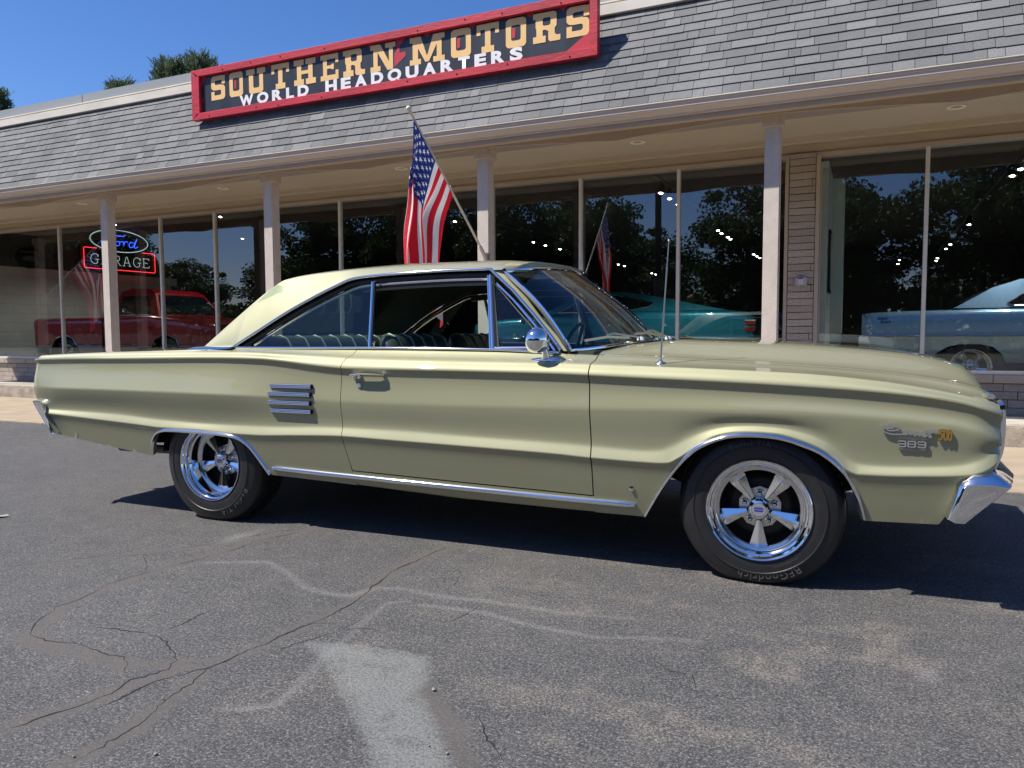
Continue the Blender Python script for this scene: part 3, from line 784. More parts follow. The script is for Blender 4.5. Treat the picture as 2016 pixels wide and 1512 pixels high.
GL = {
 'S': lambda x, y: (rr_(x, y, 0, .42, 1, 1, (.2, .16)) and not rr_(x, y, .27, .62, 1.2, .80, (.1, .07)) and not (x > .72 and y < .62 and y > .56)) and not (x > .74 and y < .60) or rc(x, y, (.76, .64, 1, .99), (.5, .82, 1, .99)) and not (y < .64)
      or (rr_(x, y, 0, 0, 1, .60, (.2, .16)) and not rr_(x, y, -.2, .20, .72, .40, (.1, .07)) and not (x < .26 and y > .40)) or rc(x, y, (0, .0, .24, .36), (0, 0, .5, .18)),
 'O': lambda x, y: rr_(x, y, 0, 0, 1, 1, (.2, .14)) and not rr_(x, y, .26, .24, .74, .76, (.1, .07)),
 'U': lambda x, y: rc(x, y, (0, .78, .44, 1), (.57, .78, 1, 1), (.13, .3, .37, .9), (.67, .3, .88, .9)) or (rr_(x, y, .13, 0, .88, .6, (.16, .13)) and not rr_(x, y, .37, .22, .67, .9, (.08, .06))),
 'T': lambda x, y: rc(x, y, (0, .80, 1, 1), (0, .62, .17, 1), (.83, .62, 1, 1), (.38, .1, .62, .9), (.22, 0, .78, .22)),
 'H': lambda x, y: rc(x, y, (0, .78, .45, 1), (.55, .78, 1, 1), (0, 0, .45, .22), (.55, 0, 1, .22), (.14, 0, .34, 1), (.66, 0, .86, 1), (.2, .42, .8, .56)),
 'E': lambda x, y: rc(x, y, (0, .80, 1, 1), (0, 0, 1, .20), (.14, 0, .36, 1), (.84, .64, 1, 1), (.84, 0, 1, .36), (.3, .44, .72, .57), (.60, .40, .74, .61)),
 'R': lambda x, y: rc(x, y, (0, 0, .47, .22), (.13, 0, .36, 1), (0, .80, .4, 1)) or (rr_(x, y, .1, .42, .86, 1, (.14, .12)) and not rr_(x, y, .36, .56, .64, .82, (.06, .05))) or (rr_(x, y, .56, .0, 1.06, .50, (.12, .1)) and not rr_(x, y, .80, .20, 1.3, .7, (.08, .08)) and x <= 1) or rc(x, y, (.5, .38, .74, .5)),
 'N': lambda x, y: rc(x, y, (0, 0, .40, .20), (.12, 0, .29, 1), (0, .82, .36, 1), (.60, .82, 1, 1), (.74, .0, .90, 1)) or pol(x, y, [(.14, 1), (.40, 1), (.90, 0), (.68, 0)]),
 'M': lambda x, y: rc(x, y, (0, 0, .32, .20), (.08, 0, .24, .95), (.68, 0, 1, .20), (.78, 0, .92, .95), (0, .80, .26, 1), (.74, .80, 1, 1)) or pol(x, y, [(.08, 1), (.32, 1), (.55, .05), (.45, .05)]) or pol(x, y, [(.68, 1), (.92, 1), (.55, .05), (.45, .05)]),
}
def raster(fn, x0, z0, w, h, ny=72):
    nx = max(8, int(ny * w / h)); V = []; F = []
    for j in range(ny):
        y = (j + .5) / ny; i = 0
        while i < nx:
            if fn((i + .5) / nx, y):
                k = i
                while k < nx and fn((k + .5) / nx, y): k += 1
                n = len(V); a = x0 + w * i / nx; b_ = x0 + w * k / nx; c = z0 + h * j / ny; d = z0 + h * (j + 1) / ny
                V += [(a, 0, c), (b_, 0, c), (b_, 0, d), (a, 0, d)]; F.append((n, n + 1, n + 2, n + 3)); i = k
            else: i += 1
    return V, F
LET = [('S', -8.748, .266, 0), ('O', -8.398, .254, 0), ('U', -8.080, .350, 0), ('T', -7.621, .312, 0), ('H', -7.226, .371, 0), ('E', -6.774, .295, 0), ('R', -6.401, .347, 0), ('N', -5.968, .386, 0),
       ('M', -5.367, .506, 0), ('O', -4.771, .278, 1), ('T', -4.415, .301, 0), ('O', -4.024, .265, 1), ('R', -3.671, .343, 0), ('S', -3.252, .274, 0)]
for ch, x, w, hole in LET:
    V, F = raster(GL[ch], x - SO.x, 4.442 - SO.z, w, .337)
    pydata('letter', [(a, 8.504 - SO.y, c) for a, b_, c in V], F, PEACH, SGN, None)
for x in (-8.398 + .095, -4.771 + .085, -4.024 + .08):
    V, F = raster(lambda a, b_: rr_(a, b_, 0, 0, 1, 1, (.5, .25)), x - SO.x, 4.55 - SO.z, .035 if x < -8 else .045, .125, 30)
    pydata('red_bar', [(a, 8.504 - SO.y, c) for a, b_, c in V], F, REDP, SGN, None)
me0 = None
words_ = 'WORLD HEADQUARTERS'
adv = {}
xs_ = np.linspace(0, 1, len(words_))
# letters set one by one, evenly spaced from -8.213 to -3.76
wd = {'W': 1.35, 'O': 1.15, 'R': 1.05, 'L': .85, 'D': 1.08, ' ': .9, 'H': 1.08, 'E': .95, 'A': 1.08, 'Q': 1.15, 'U': 1.08, 'T': .95, 'S': .98}
tot = sum(wd[c] for c in words_); x = -8.213; sc_ = (8.213 - 3.74) / tot
for c in words_:
    a = wd[c] * sc_
    if c != ' ':
        me = text_mesh(c, .192, 0, .010, 'LEFT')
        xs = [v.co.x for v in me.vertices]; mn, mx_ = min(xs), max(xs); tw = a - .065
        for v in me.vertices: v.co = (x + (v.co.x - mn) / (mx_ - mn) * tw - SO.x, 8.504 - SO.y, 4.300 + v.co.y - SO.z)
        me.materials.append(WLET); link_mesh('letter', me, SGN)
    x += a
def redshape(pts):
    bm = bmesh.new(); f = bm.faces.new([bm.verts.new((p[0] - SO.x, 8.5055 - SO.y, p[1] - SO.z)) for p in pts]); finish('red_flash', bm, REDP, SGN, None)
redshape([(-5.60, 4.46), (-5.43, 4.58), (-5.43, 4.63), (-5.52, 4.63), (-5.52, 4.71), (-5.43, 4.80), (-5.56, 4.80), (-5.56, 4.68), (-5.60, 4.62)])
redshape([(-3.28, 4.281), (-2.96, 4.281), (-2.96, 4.50), (-3.01, 4.46)]); redshape([(-8.935, 4.80), (-8.935, 4.66), (-8.91, 4.70), (-8.84, 4.80)])
redshape([(-8.935, 4.42), (-8.935, 4.53), (-8.90, 4.475)])
for x in (-8.45, -7.66, -6.82, -5.97, -5.11, -4.47, -3.71, -3.29): redshape([(x - .05, 4.80), (x, 4.755), (x + .05, 4.80)])
for x in (-8.6, -7.9, -7.3, -6.7, -5.3, -4.7, -3.9, -3.3):
    for z in (SZ0 + .045, SZ1 - .045):
        bm = bmesh.new(); bmesh.ops.create_uvsphere(bm, u_segments=8, v_segments=5, radius=.009)
        finish('nail_head', bm, BLACKM, SGN, None, loc=(x + rnd.uniform(-.2, .2) - SO.x, 8.454 - SO.y, z + rnd.uniform(-.02, .02) - SO.z))

# ------------------------------------------------------------------ flags on poles
FB = Vector((-4.26, 8.405, 1.99)); FT_ = Vector((-4.371, 6.888, 3.379))
def flagpole(name='flagpole'):
    root = empty(name, FB)
    d = (FT_ - FB)
    P = lambda t: d * t
    bm = bmesh.new(); sweep(bm, [P(.03), P(.5)], circ(.014, 12)); sweep(bm, [P(.48), P(.985)], circ(.0115, 12)); lathe(bm, [(.014, 0), (.018, .0), (.018, .05), (.014, .05)], 12, 'Z')
    o = finish('pole', bm, WHT, root, 50)
    bm = bmesh.new(); bmesh.ops.create_uvsphere(bm, u_segments=16, v_segments=12, radius=.027, matrix=Matrix.Translation(d * 1.0)); sweep(bm, [P(.97), P(.99)], circ(.018, 10)); finish('finial', bm, WHT, root, 60)
    bm = bmesh.new(); box(bm, -.035, .035, .003, .046, -.10, .05, .006); sweep(bm, [(0, .01, -.03), P(.085)], circ(.021, 12)); finish('bracket', bm, pbr('cast_aluminium', (.45, .44, .42), .4, .6) if 'cast_aluminium' not in MATS else MATS['cast_aluminium'], root, 40)
    bm = bmesh.new(); sweep(bm, [P(.515) - Vector((.02, 0, 0)), P(.515) + Vector((.02, 0, 0))], circ(.008, 8)); sweep(bm, [P(.93), P(.93) + Vector((-.02, 0, -.03))], circ(.006, 6)); finish('flag_clip', bm, STAIN, root)
    return root
def cloth_mat(name, col):
    m, n, l, b = mat(name)
    b.inputs['Base Color'].default_value = (*col, 1); b.inputs['Roughness'].default_value = .7
    tl = n.new('ShaderNodeBsdfTranslucent'); tl.inputs[0].default_value = (*col, 1)
    mx = n.new('ShaderNodeMixShader'); mx.inputs[0].default_value = .3
    tc = n.new('ShaderNodeTexCoord'); t = n.new('ShaderNodeTexNoise'); t.inputs['Scale'].default_value = 22; t.inputs['Detail'].default_value = 5
    bp = n.new('ShaderNodeBump'); bp.inputs['Strength'].default_value = .6; bp.inputs['Distance'].default_value = .012
    l.new(tc.outputs['Object'], t.inputs['Vector']); l.new(t.outputs[0], bp.inputs['Height']); l.new(bp.outputs[0], b.inputs['Normal'])
    l.new(b.outputs[0], mx.inputs[1]); l.new(tl.outputs[0], mx.inputs[2]); l.new(mx.outputs[0], n['Material Output'].inputs[0])
    return m
FW, FRD, FBL = cloth_mat('flag_white', (.78, .78, .76)), cloth_mat('flag_red', (.62, .012, .03)), cloth_mat('flag_blue', (.012, .03, .20))
def make_flag():
    NS, NT = 180, 300; HO, FLY = .98, 1.60
    d = (FB - FT_).normalized(); top = FT_ + d * .12
    V = np.zeros((NS + 1, NT + 1, 3))
    hd = Vector((d.x, d.y, 0)).normalized(); nrm = Vector((hd.y, -hd.x, 0))
    for i in range(NS + 1):
        s = i / NS; H = top + d * (HO * s)
        hx = (H - top).dot(hd)                       # horizontal run of this hoist point
        tgt = -.18 + .50 * s ** 1.1 - .02 * math.sin(3.2 * PI * s)     # where the gathered cloth hangs
        shift = hx - tgt
        # slope angle profile so that the run is made good in the first half of the fly
        k = 0; lo, hi = 0, 1.45
        tt = np.linspace(0, 1, NT + 1); prof = (1 - smoothstep(.10 + .20 * s, .36 + .36 * s, tt)) * smoothstep(0, .25, s) + (1 - smoothstep(0, .25, s)) * (.35 + .65 * (1 - tt))
        for _ in range(24):
            k = (lo + hi) / 2
            if float(np.mean(np.sin(k * prof))) * FLY < abs(shift): lo = k
            else: hi = k
        ang = k * prof * (1 if shift > 0 else -1)
        dx = np.concatenate([[0], np.cumsum((np.sin(ang[1:]) + np.sin(ang[:-1])) / 2)]) * FLY / NT
        dz = np.concatenate([[0], np.cumsum((np.cos(ang[1:]) + np.cos(ang[:-1])) / 2)]) * FLY / NT
        fold = (np.sin(2 * PI * (2.3 * s + .12) + .5 * tt) * .060 + np.sin(2 * PI * 5.1 * s + 2.2 * tt + .8) * .016) * smoothstep(.0, .75, tt) ** .8
        fold += .010 * np.sin(13 * tt + 9 * s) * smoothstep(0, .3, tt) + .030 * np.sin(5 * tt + 3 * s) * tt + .05 * s * smoothstep(.2, .6, tt)
        for ax in range(3):
            V[i, :, ax] = H[ax] - hd[ax] * dx + nrm[ax] * fold
        V[i, :, 2] = H.z - dz
    idx = lambda i, j: i * (NT + 1) + j
    F = []; MI = []
    stars = []
    for r_ in range(9):
        for c in range(6 if r_ % 2 == 0 else 5):
            stars.append((.054 * (r_ + 1), .063 * (2 * c + 1 + (r_ % 2))))
    def in_star(y, x):
        for sy, sx in stars:
            dy, dx_ = y - sy, x - sx; rr2 = math.hypot(dx_, dy)
            if rr2 < .034:
                a = (math.atan2(dx_, -dy)) % (2 * PI / 5); a = min(a, 2 * PI / 5 - a)
                R_ = .034; r1 = R_ * .382
                # edge from the tip (angle 0, R) to the notch (angle 36deg, r1)
                x0, y0, x1, y1 = R_, 0, r1 * math.cos(PI / 5), r1 * math.sin(PI / 5)
                px, py = rr2 * math.cos(a), rr2 * math.sin(a)
                if (x1 - x0) * (py - y0) - (y1 - y0) * (px - x0) > 0: return True
        return False
    for i in range(NS):
        s = (i + .5) / NS
        for j in range(NT):
            t = (j + .5) / NT; F.append((idx(i, j), idx(i + 1, j), idx(i + 1, j + 1), idx(i, j + 1)))
            if s < 7 / 13 and t < .4: MI.append(0 if in_star(s, t * 1.9) else 2)
            else: MI.append(1 if int(s * 13) % 2 == 0 else 0)
    V = V.reshape(-1, 3) - np.array(FB)
    me = bpy.data.meshes.new('flag'); me.from_pydata(V.tolist(), [], F)
    for m in (FW, FRD, FBL): me.materials.append(m)
    me.polygons.foreach_set('material_index', MI); me.shade_smooth(); me.update()
    return link_mesh('flag', me, None, FB)
fp = flagpole(); tag(fp, 'cream flagpole angled out of its bracket on the post behind the coupe roof', 'flagpole', 'flagpoles on the porch posts')
fl = make_flag(); tag(fl, 'striped flag with white stars on blue hanging limp from the angled pole above the coupe', 'flag', 'flags hanging from the porch posts')
fp2 = copy_tree(fp); fp2.location = (-17.76, 8.405, 1.99)
fp2['label'] = 'cream flagpole on the far left post, seen mirrored in the window by the neon sign'
fl2 = fl.copy(); COL.objects.link(fl2); fl2.location = fp2.location
fl2['label'] = 'second striped flag, mirrored in the glass in front of the red pickup'

# ------------------------------------------------------------------ trees
LEAFM = {}
def leaf_mat(name, ca, cb):
    m, n, l, b = mat(name)
    at = n.new('ShaderNodeAttribute'); at.attribute_name = 'tint'
    mx = n.new('ShaderNodeMix'); mx.data_type = 'RGBA'; mx.inputs[6].default_value = (*ca, 1); mx.inputs[7].default_value = (*cb, 1)
    l.new(at.outputs['Fac'], mx.inputs[0]); l.new(mx.outputs[2], b.inputs['Base Color']); b.inputs['Roughness'].default_value = .6
    b.inputs['Specular IOR Level'].default_value = .3
    tl = n.new('ShaderNodeBsdfTranslucent'); l.new(mx.outputs[2], tl.inputs[0])
    ms = n.new('ShaderNodeMixShader'); ms.inputs[0].default_value = .3
    l.new(b.outputs[0], ms.inputs[1]); l.new(tl.outputs[0], ms.inputs[2]); l.new(ms.outputs[0], n['Material Output'].inputs[0])
    return m
LF1 = leaf_mat('broad_leaves', (.018, .040, .010), (.075, .125, .028))
LF2 = leaf_mat('pine_needles', (.045, .080, .045), (.16, .205, .11))
BARK = pbr('bark', (.05, .038, .028), .9, bump=.8, bump_scale=14)
def quads_mesh(name, C, U, Vv, T, m):
    """one leaf quad per row: centre C, half axes U, V"""
    n = len(C); P = np.stack([C - U - Vv, C + U - Vv, C + U + Vv, C - U + Vv], 1).reshape(-1, 3).astype(np.float32)
    me = bpy.data.meshes.new(name); me.vertices.add(4 * n); me.vertices.foreach_set('co', P.ravel())
    me.loops.add(4 * n); me.loops.foreach_set('vertex_index', np.arange(4 * n, dtype=np.int32))
    me.polygons.add(n); me.polygons.foreach_set('loop_start', np.arange(0, 4 * n, 4, dtype=np.int32)); me.polygons.foreach_set('loop_total', np.full(n, 4, dtype=np.int32))
    me.materials.append(m); me.update(calc_edges=True)
    set_attr(me, 'tint', np.repeat(T, 4)); return me
def limbs(bm, base, top, r, rs, n):
    sweep(bm, [base, base.lerp(top, .35) + Vector((rs.uniform(-.2, .2), rs.uniform(-.2, .2), 0)), base.lerp(top, .7), top], circ(r, 9), scale=[1.25, .9, .55, .15])
    tips = []
    for i in range(n):
        h = base.lerp(top, rs.uniform(.28, .85)); a = rs.uniform(0, 2 * PI); L = (top - base).length * rs.uniform(.22, .4)
        t = h + Vector((math.cos(a) * L, math.sin(a) * L, L * rs.uniform(.25, .9)))
        sweep(bm, [h, h.lerp(t, .5) + Vector((0, 0, .1 * L)), t], circ(r * .32, 6), scale=[1, .6, .2]); tips.append(t)
    return tips
def broad_tree_mesh(seed, Ht=11.0, Wd=4.6, leaves=15000):
    rs = random.Random(seed); g = np.random.RandomState(seed)
    bm = bmesh.new(); tips = limbs(bm, Vector((0, 0, 0)), Vector((rs.uniform(-.4, .4), 0, Ht * .86)), .24, rs, 15)
    me_t = bpy.data.meshes.new('trunk'); bm.to_mesh(me_t); bm.free(); me_t.materials.append(BARK); me_t.shade_smooth()
    cl = []
    for i in range(62):
        th = rs.uniform(0, 2 * PI); ph = math.acos(rs.uniform(-.75, 1)); k = rs.uniform(.55, 1.0)
        cl.append((math.sin(ph) * math.cos(th) * Wd * k * (.85 + .3 * rs.random()), math.sin(ph) * math.sin(th) * Wd * k, Ht * .56 + math.cos(ph) * Ht * .42 * k, rs.uniform(.5, 1.25)))
    cl += [(t.x, t.y, t.z, .9) for t in tips]
    cl = np.array(cl); per = leaves // len(cl)
    C = []
    for c in cl:
        v = g.normal(size=(per, 3)); v /= np.linalg.norm(v, axis=1)[:, None] + 1e-9
        C.append(c[:3] + v * (g.rand(per, 1) ** .45) * c[3] * np.array([1.15, 1.15, .75]))
    C = np.concatenate(C); n = len(C); s = g.uniform(.06, .13, (n, 1))
    U = g.normal(size=(n, 3)); U /= np.linalg.norm(U, axis=1)[:, None]; Q = g.normal(size=(n, 3)); Q -= (Q * U).sum(1)[:, None] * U; Q /= np.linalg.norm(Q, axis=1)[:, None]
    T = np.clip(g.normal(.5, .22, n) + np.repeat(g.normal(0, .18, len(cl)), per), 0, 1)
    return me_t, quads_mesh('crown', C, U * s, Q * s * .62, T, LF1)
def pine_mesh(seed, Ht=9.0):
    rs = random.Random(seed); g = np.random.RandomState(seed)
    bm = bmesh.new(); sweep(bm, [(0, 0, 0), (0, 0, Ht * .5), (.05, 0, Ht * .97)], circ(.2, 8), scale=[1, .6, .1])
    C = []; U = []; Vv = []; T = []
    for i in range(150):
        h = Ht * (.35 + .64 * (i / 150) ** .9); a = i * 2.4 + rs.uniform(-.3, .3); L = (Ht - h) * .36 + .35
        L *= rs.uniform(.7, 1.1); up = .35 + .5 * (h / Ht)
        d = np.array([math.cos(a), math.sin(a), up]); d /= np.linalg.norm(d); b0 = np.array([0, 0, h])
        sweep(bm, [tuple(b0), tuple(b0 + d * L * .6), tuple(b0 + d * L + np.array([0, 0, .25 * L]))], circ(.03, 5), scale=[1, .6, .2])
        m = int(60 + 130 * L); t = g.rand(m) ** .6; P = b0 + d * (L * t)[:, None] + np.array([0, 0, .25 * L]) * (t ** 2)[:, None] + g.normal(0, .06, (m, 3))
        nd = d + g.normal(0, .55, (m, 3)) + np.array([0, 0, .5]); nd /= np.linalg.norm(nd, axis=1)[:, None]
        pr = np.cross(nd, g.normal(size=(m, 3))); pr /= np.linalg.norm(pr, axis=1)[:, None]
        C.append(P + nd * .07); U.append(nd * g.uniform(.06, .11, (m, 1))); Vv.append(pr * .010); T.append(np.clip(g.normal(.45, .25, m) + t * .25, 0, 1))
    me_t = bpy.data.meshes.new('trunk'); bm.to_mesh(me_t); bm.free(); me_t.materials.append(BARK); me_t.shade_smooth()
    return me_t, quads_mesh('crown', np.concatenate(C), np.concatenate(U), np.concatenate(Vv), np.concatenate(T), LF2)
def tree(name, meshes, loc, sc, rz, label, cat, group):
    e = empty(name, loc, rz); e.scale = (sc[0], sc[0], sc[1]) if isinstance(sc, tuple) else (sc, sc, sc)
    link_mesh('trunk', meshes[0], e); link_mesh('crown', meshes[1], e); tag(e, label, cat, group); return e
PM = [pine_mesh(5), pine_mesh(9)]
for i, (x, y, h, m, lab) in enumerate(((-38.9, 24, 12.7, 0, 'pine treetop at the left edge of the photo above the roof'), (-30.0, 24, 11.85, 1, 'low pine treetop showing above the roof left of the taller pines'),
                                  (-26.9, 24, 12.3, 0, 'taller pine behind the roof beside the sign'), (-25.9, 24.6, 12.45, 1, 'pine partly hidden by the left end of the red framed sign'))):
    tree('pine_tree', PM[m], (x, y, 0), h / 9.0, i * 1.7, lab, 'tree', 'pines behind the showroom')
BT = [broad_tree_mesh(11, 11, 3.1), broad_tree_mesh(23, 11, 3.3), broad_tree_mesh(37, 11, 2.9, 16000)]
TR = []
rs = random.Random(4)
# the wooded edge of the lot behind the photographer (mirrored in the glass)
spots = [(-88, -30, 14), (-81, -31, 15), (-75, -29, 14.5), (-69, -31, 14), (-64, -30, 12), (-38.0, -29, 11.6), (-34, -31, 11.9), (-30.5, -29, 11.6), (-27, -32, 11.8), (-23.5, -29, 11.2), (-20, -31, 11.2), (-16.8, -29, 10.6),
         (-6.9, -29, 11.0), (-3.6, -31, 11.6), (-.9, -28, 9.8), (5.4, -28, 12.0), (9.2, -26, 12.6), (13.5, -27, 12.5), (18, -29, 12.5), (24, -28, 12), (31, -30, 12.5), (39, -31, 12)]
for i, (x, y, h) in enumerate(spots):
    TR.append(tree('broadleaf_tree', BT[i % 3], (x, y, 0), h / 11.0, rs.uniform(0, 6.28), 'leafy tree on the wooded edge across the lot, seen only mirrored in the glass', 'tree', 'trees mirrored in the windows'))
k = 0
for x in range(-130, 90, 8):
    y = -62 + rs.uniform(-6, 6); h = 12.0 + rs.uniform(-1.5, 2.5)
    if -26 < x < 24: h *= .62
    tree('broadleaf_tree', BT[k % 3], (x + rs.uniform(-3, 3), y, 0), (h / 11.0 * 1.5, h / 11.0), rs.uniform(0, 6.28), 'leafy tree on the wooded edge across the lot, seen only mirrored in the glass', 'tree', 'trees mirrored in the windows'); k += 1
# shrubs closing the gaps below the crowns
cm = np.random.RandomState(8); n = 26000
C = np.stack([cm.uniform(-110, 60, n), cm.uniform(-36, -26, n), cm.uniform(0, 1, n) ** .8 * 3.4], 1)
U = cm.normal(size=(n, 3)); U /= np.linalg.norm(U, axis=1)[:, None]; Q = np.cross(U, cm.normal(size=(n, 3))); Q /= np.linalg.norm(Q, axis=1)[:, None]
ug = link_mesh('undergrowth', quads_mesh('undergrowth', C, U * .26, Q * .18, np.clip(cm.normal(.4, .2, n), 0, 1), LF1)); tag(ug, kind='stuff')
# a utility pole near the lot edge
up = empty('utility_pole', (-9.8, -18, 0)); tag(up, 'dark wooden utility pole across the lot, mirrored in the centre windows', 'utility pole')
bm = bmesh.new(); sweep(bm, [(0, 0, 0), (0, 0, 11)], circ(.19, 10), scale=[1, .75]); finish('pole', bm, BARK, up)
bm = bmesh.new(); box(bm, -1.2, 1.2, -.06, .06, 9.8, 9.95); finish('crossarm', bm, BARK, up)
# ------------------------------------------------------------------ the coupe at the kerbside
# car frame: x forward (front axle at 0), y across (near side at -W), z up
W = 0.955
CAR = empty('vintage_coupe', (-0.4257, 4.2380, 0.0), R(2.2))
tag(CAR, 'champagne green two door hardtop coupe parked side-on in front of the showroom', 'car')
L_T = [(-4.422, .938), (-4.03, .955), (-3.123, .981), (-2.871, .989), (-2.398, .990), (-1.967, .992), (-1.283, .987), (-.937, .973), (-.751, .965), (-.544, .959), (-.235, .944), (.187, .923), (.575, .887), (.79, .843), (.85, .815)]
L_S = [(-4.401, .929), (-4.008, .944), (-3.098, .964), (-2.749, .967), (-2.476, .958), (-2.164, .946), (-2.0, .939), (-1.326, .931), (-.903, .929), (-.739, .926), (-.048, .907), (.144, .899), (.417, .875), (.7, .829), (.821, .798), (.85, .785)]
L_C = [(-4.40, .909), (-4.316, .914), (-3.562, .926), (-2.8, .936), (-2.607, .934), (-2.448, .924), (-2.29, .909), (-2.14, .897), (-2.04, .892), (-1.754, .890), (-1.309, .888), (-.891, .884), (-.749, .880), (-.524, .873), (-.214, .864), (.037, .855), (.489, .829), (.696, .801), (.816, .765), (.85, .75)]
L_D = [(-4.40, .742), (-3.716, .741), (-3.082, .738), (-2.547, .733), (-2.101, .722), (-1.763, .719), (-1.316, .721), (-.752, .728), (-.214, .738), (.038, .741), (.492, .722), (.7, .702), (.821, .688), (.85, .685)]
L_E = [(-4.409, .607), (-4.301, .606), (-3.738, .600), (-3.35, .580), (-2.981, .570), (-2.528, .574), (-2.112, .588), (-1.772, .588), (-1.322, .577), (-.899, .569), (-.755, .564), (-.50, .556), (-.43, .563), (-.375, .584), (-.312, .620), (-.21, .662), (-.12, .678), (-.03, .682), (.06, .678), (.118, .670), (.18, .655), (.235, .632), (.281, .600), (.32, .566), (.359, .550), (.42, .546), (.568, .552), (.706, .567), (.786, .599), (.83, .635)]
L_F = [(-4.38, .582), (-4.259, .577), (-3.715, .552), (-3.45, .538), (-3.35, .532), (-3.085, .531), (-2.733, .521), (-2.649, .521), (-2.4, .531), (-2.18, .540), (-2.098, .542), (-1.76, .536), (-1.312, .527), (-.891, .517), (-.748, .510), (-.449, .504), (-.394, .508), (-.351, .530), (-.265, .592), (-.19, .635), (-.10, .654), (-.03, .657), (.041, .655), (.158, .628), (.236, .594), (.297, .541), (.335, .515), (.359, .508), (.45, .509), (.567, .515), (.737, .530), (.804, .556), (.83, .58)]
AR_F = [(-.506, .253), (-.444, .365), (-.40, .435), (-.355, .497), (-.31, .547), (-.269, .583), (-.192, .622), (-.14, .638), (-.083, .646), (-.02, .648), (.039, .645), (.10, .634), (.158, .615), (.20, .600), (.236, .580), (.27, .556), (.298, .528), (.32, .500), (.337, .470), (.354, .435), (.366, .402), (.386, .321)]
AR_R = [(-3.446, .359), (-3.441, .39), (-3.432, .424), (-3.419, .455), (-3.40, .480), (-3.375, .499), (-3.34, .512), (-3.287, .520), (-3.20, .522), (-3.102, .521), (-2.98, .519), (-2.867, .515), (-2.80, .508), (-2.755, .495), (-2.72, .474), (-2.686, .446), (-2.643, .390), (-2.585, .300)]
B_REAR = [(-4.42, .585), (-4.356, .577), (-4.247, .447), (-3.921, .407), (-3.446, .352)]
B_ROCK = [(-2.585, .296), (-2.223, .284), (-1.438, .252), (-.909, .246), (-.506, .247)]
B_FRONT = [(.387, .315), (.648, .324), (.681, .381), (.713, .465), (.80, .535), (.85, .56)]
ZBOT = [(x, z) for x, z in B_REAR] + AR_R + B_ROCK + AR_F[1:] + B_FRONT
fT, fS, fC, fD = [pchip([p[0] for p in L], [p[1] for p in L]) for L in (L_T, L_S, L_C, L_D)]
fE, fF = [pchip([p[0] for p in L], [p[1] for p in L]) for L in (L_E, L_F)]
OT = [(-4.42, .05), (-3.12, .06), (-2.82, .125), (-2.6, .13), (-.92, .13), (-.54, .22), (.85, .20)]
OX_R = lambda x: float(.034 * (1 - math.sqrt(max(0, 1 - min(1, max(0, (-4.34 - x) / .075)) ** 2))))
def OX_F(x):
    t = min(.995, max(0, (x - .745) / .105)); return .06 * (1 - math.sqrt(1 - t * t))
def side_knots(x):
    """knots (z, inset) of the body side at station x, top to bottom"""
    T, S, Cc, D, E, F = [float(f(x)) for f in (fT, fS, fC, fD, fE, fF)]
    oT = float(interp(x, OT)); wr = 1 - float(smoothstep(-3.0, -2.2, x))
    wf = float(smoothstep(-.9, -.5, x))
    k = [(T, oT)]
    k.append((S + .3 * (T - S) + .004, .037 + .55 * (oT - .037)))
    D = min(D, Cc - .10)
    E = min(E, D - .02); F = min(F, E - .016)
    bf = float(.45 + .55 * smoothstep(-4.42, -4.08, x))
    L = lambda a, b_: a + ((b_ * bf if b_ < 0 else b_) - a) * wr          # door/fender value -> rear quarter value
    k += [(S + .002, .036), (S - .006, .028), (Cc + .5 * (S - Cc), L(.010, .012)), (Cc + .009, L(.0015, .006)), (Cc, L(0.0, .0045)), (Cc - .006, L(.0035, .008)), (Cc - L(.020, .013), L(.0115, .0150))]
    k += [(Cc - L(.044, .026), L(.0160, .0155)), (D + .5 * (Cc - .035 - D), L(.0125, .0000)), (D + .012, L(.0060, -.0160)), (D, L(.0050, -.0185)), (D - .008, L(.0052, -.0175))]
    g = D - .010 - E
    gm = min(1, max(0, g / .05)); k += [(D - .010 - g * .45, L(.0125, .002)), (E + .018 * gm, L(.0186, .0172))]
    k += [(E, .0178), (E - .3 * (E - F), .0130), (F + .006, .0015), (F, 0.0), (F - .006, .0022), (F - .018, .009)]
    k += [(F - .10, .028), (F - .20, .050), (F - .32, .088)]
    ex = OX_R(x) + OX_F(x)
    z = [a for a, b in k]; o = [b + ex for a, b in k]
    for i in range(1, len(z)):
        if z[i] > z[i - 1] - .0015: z[i] = z[i - 1] - .0015
    return z, o
SUB = 2
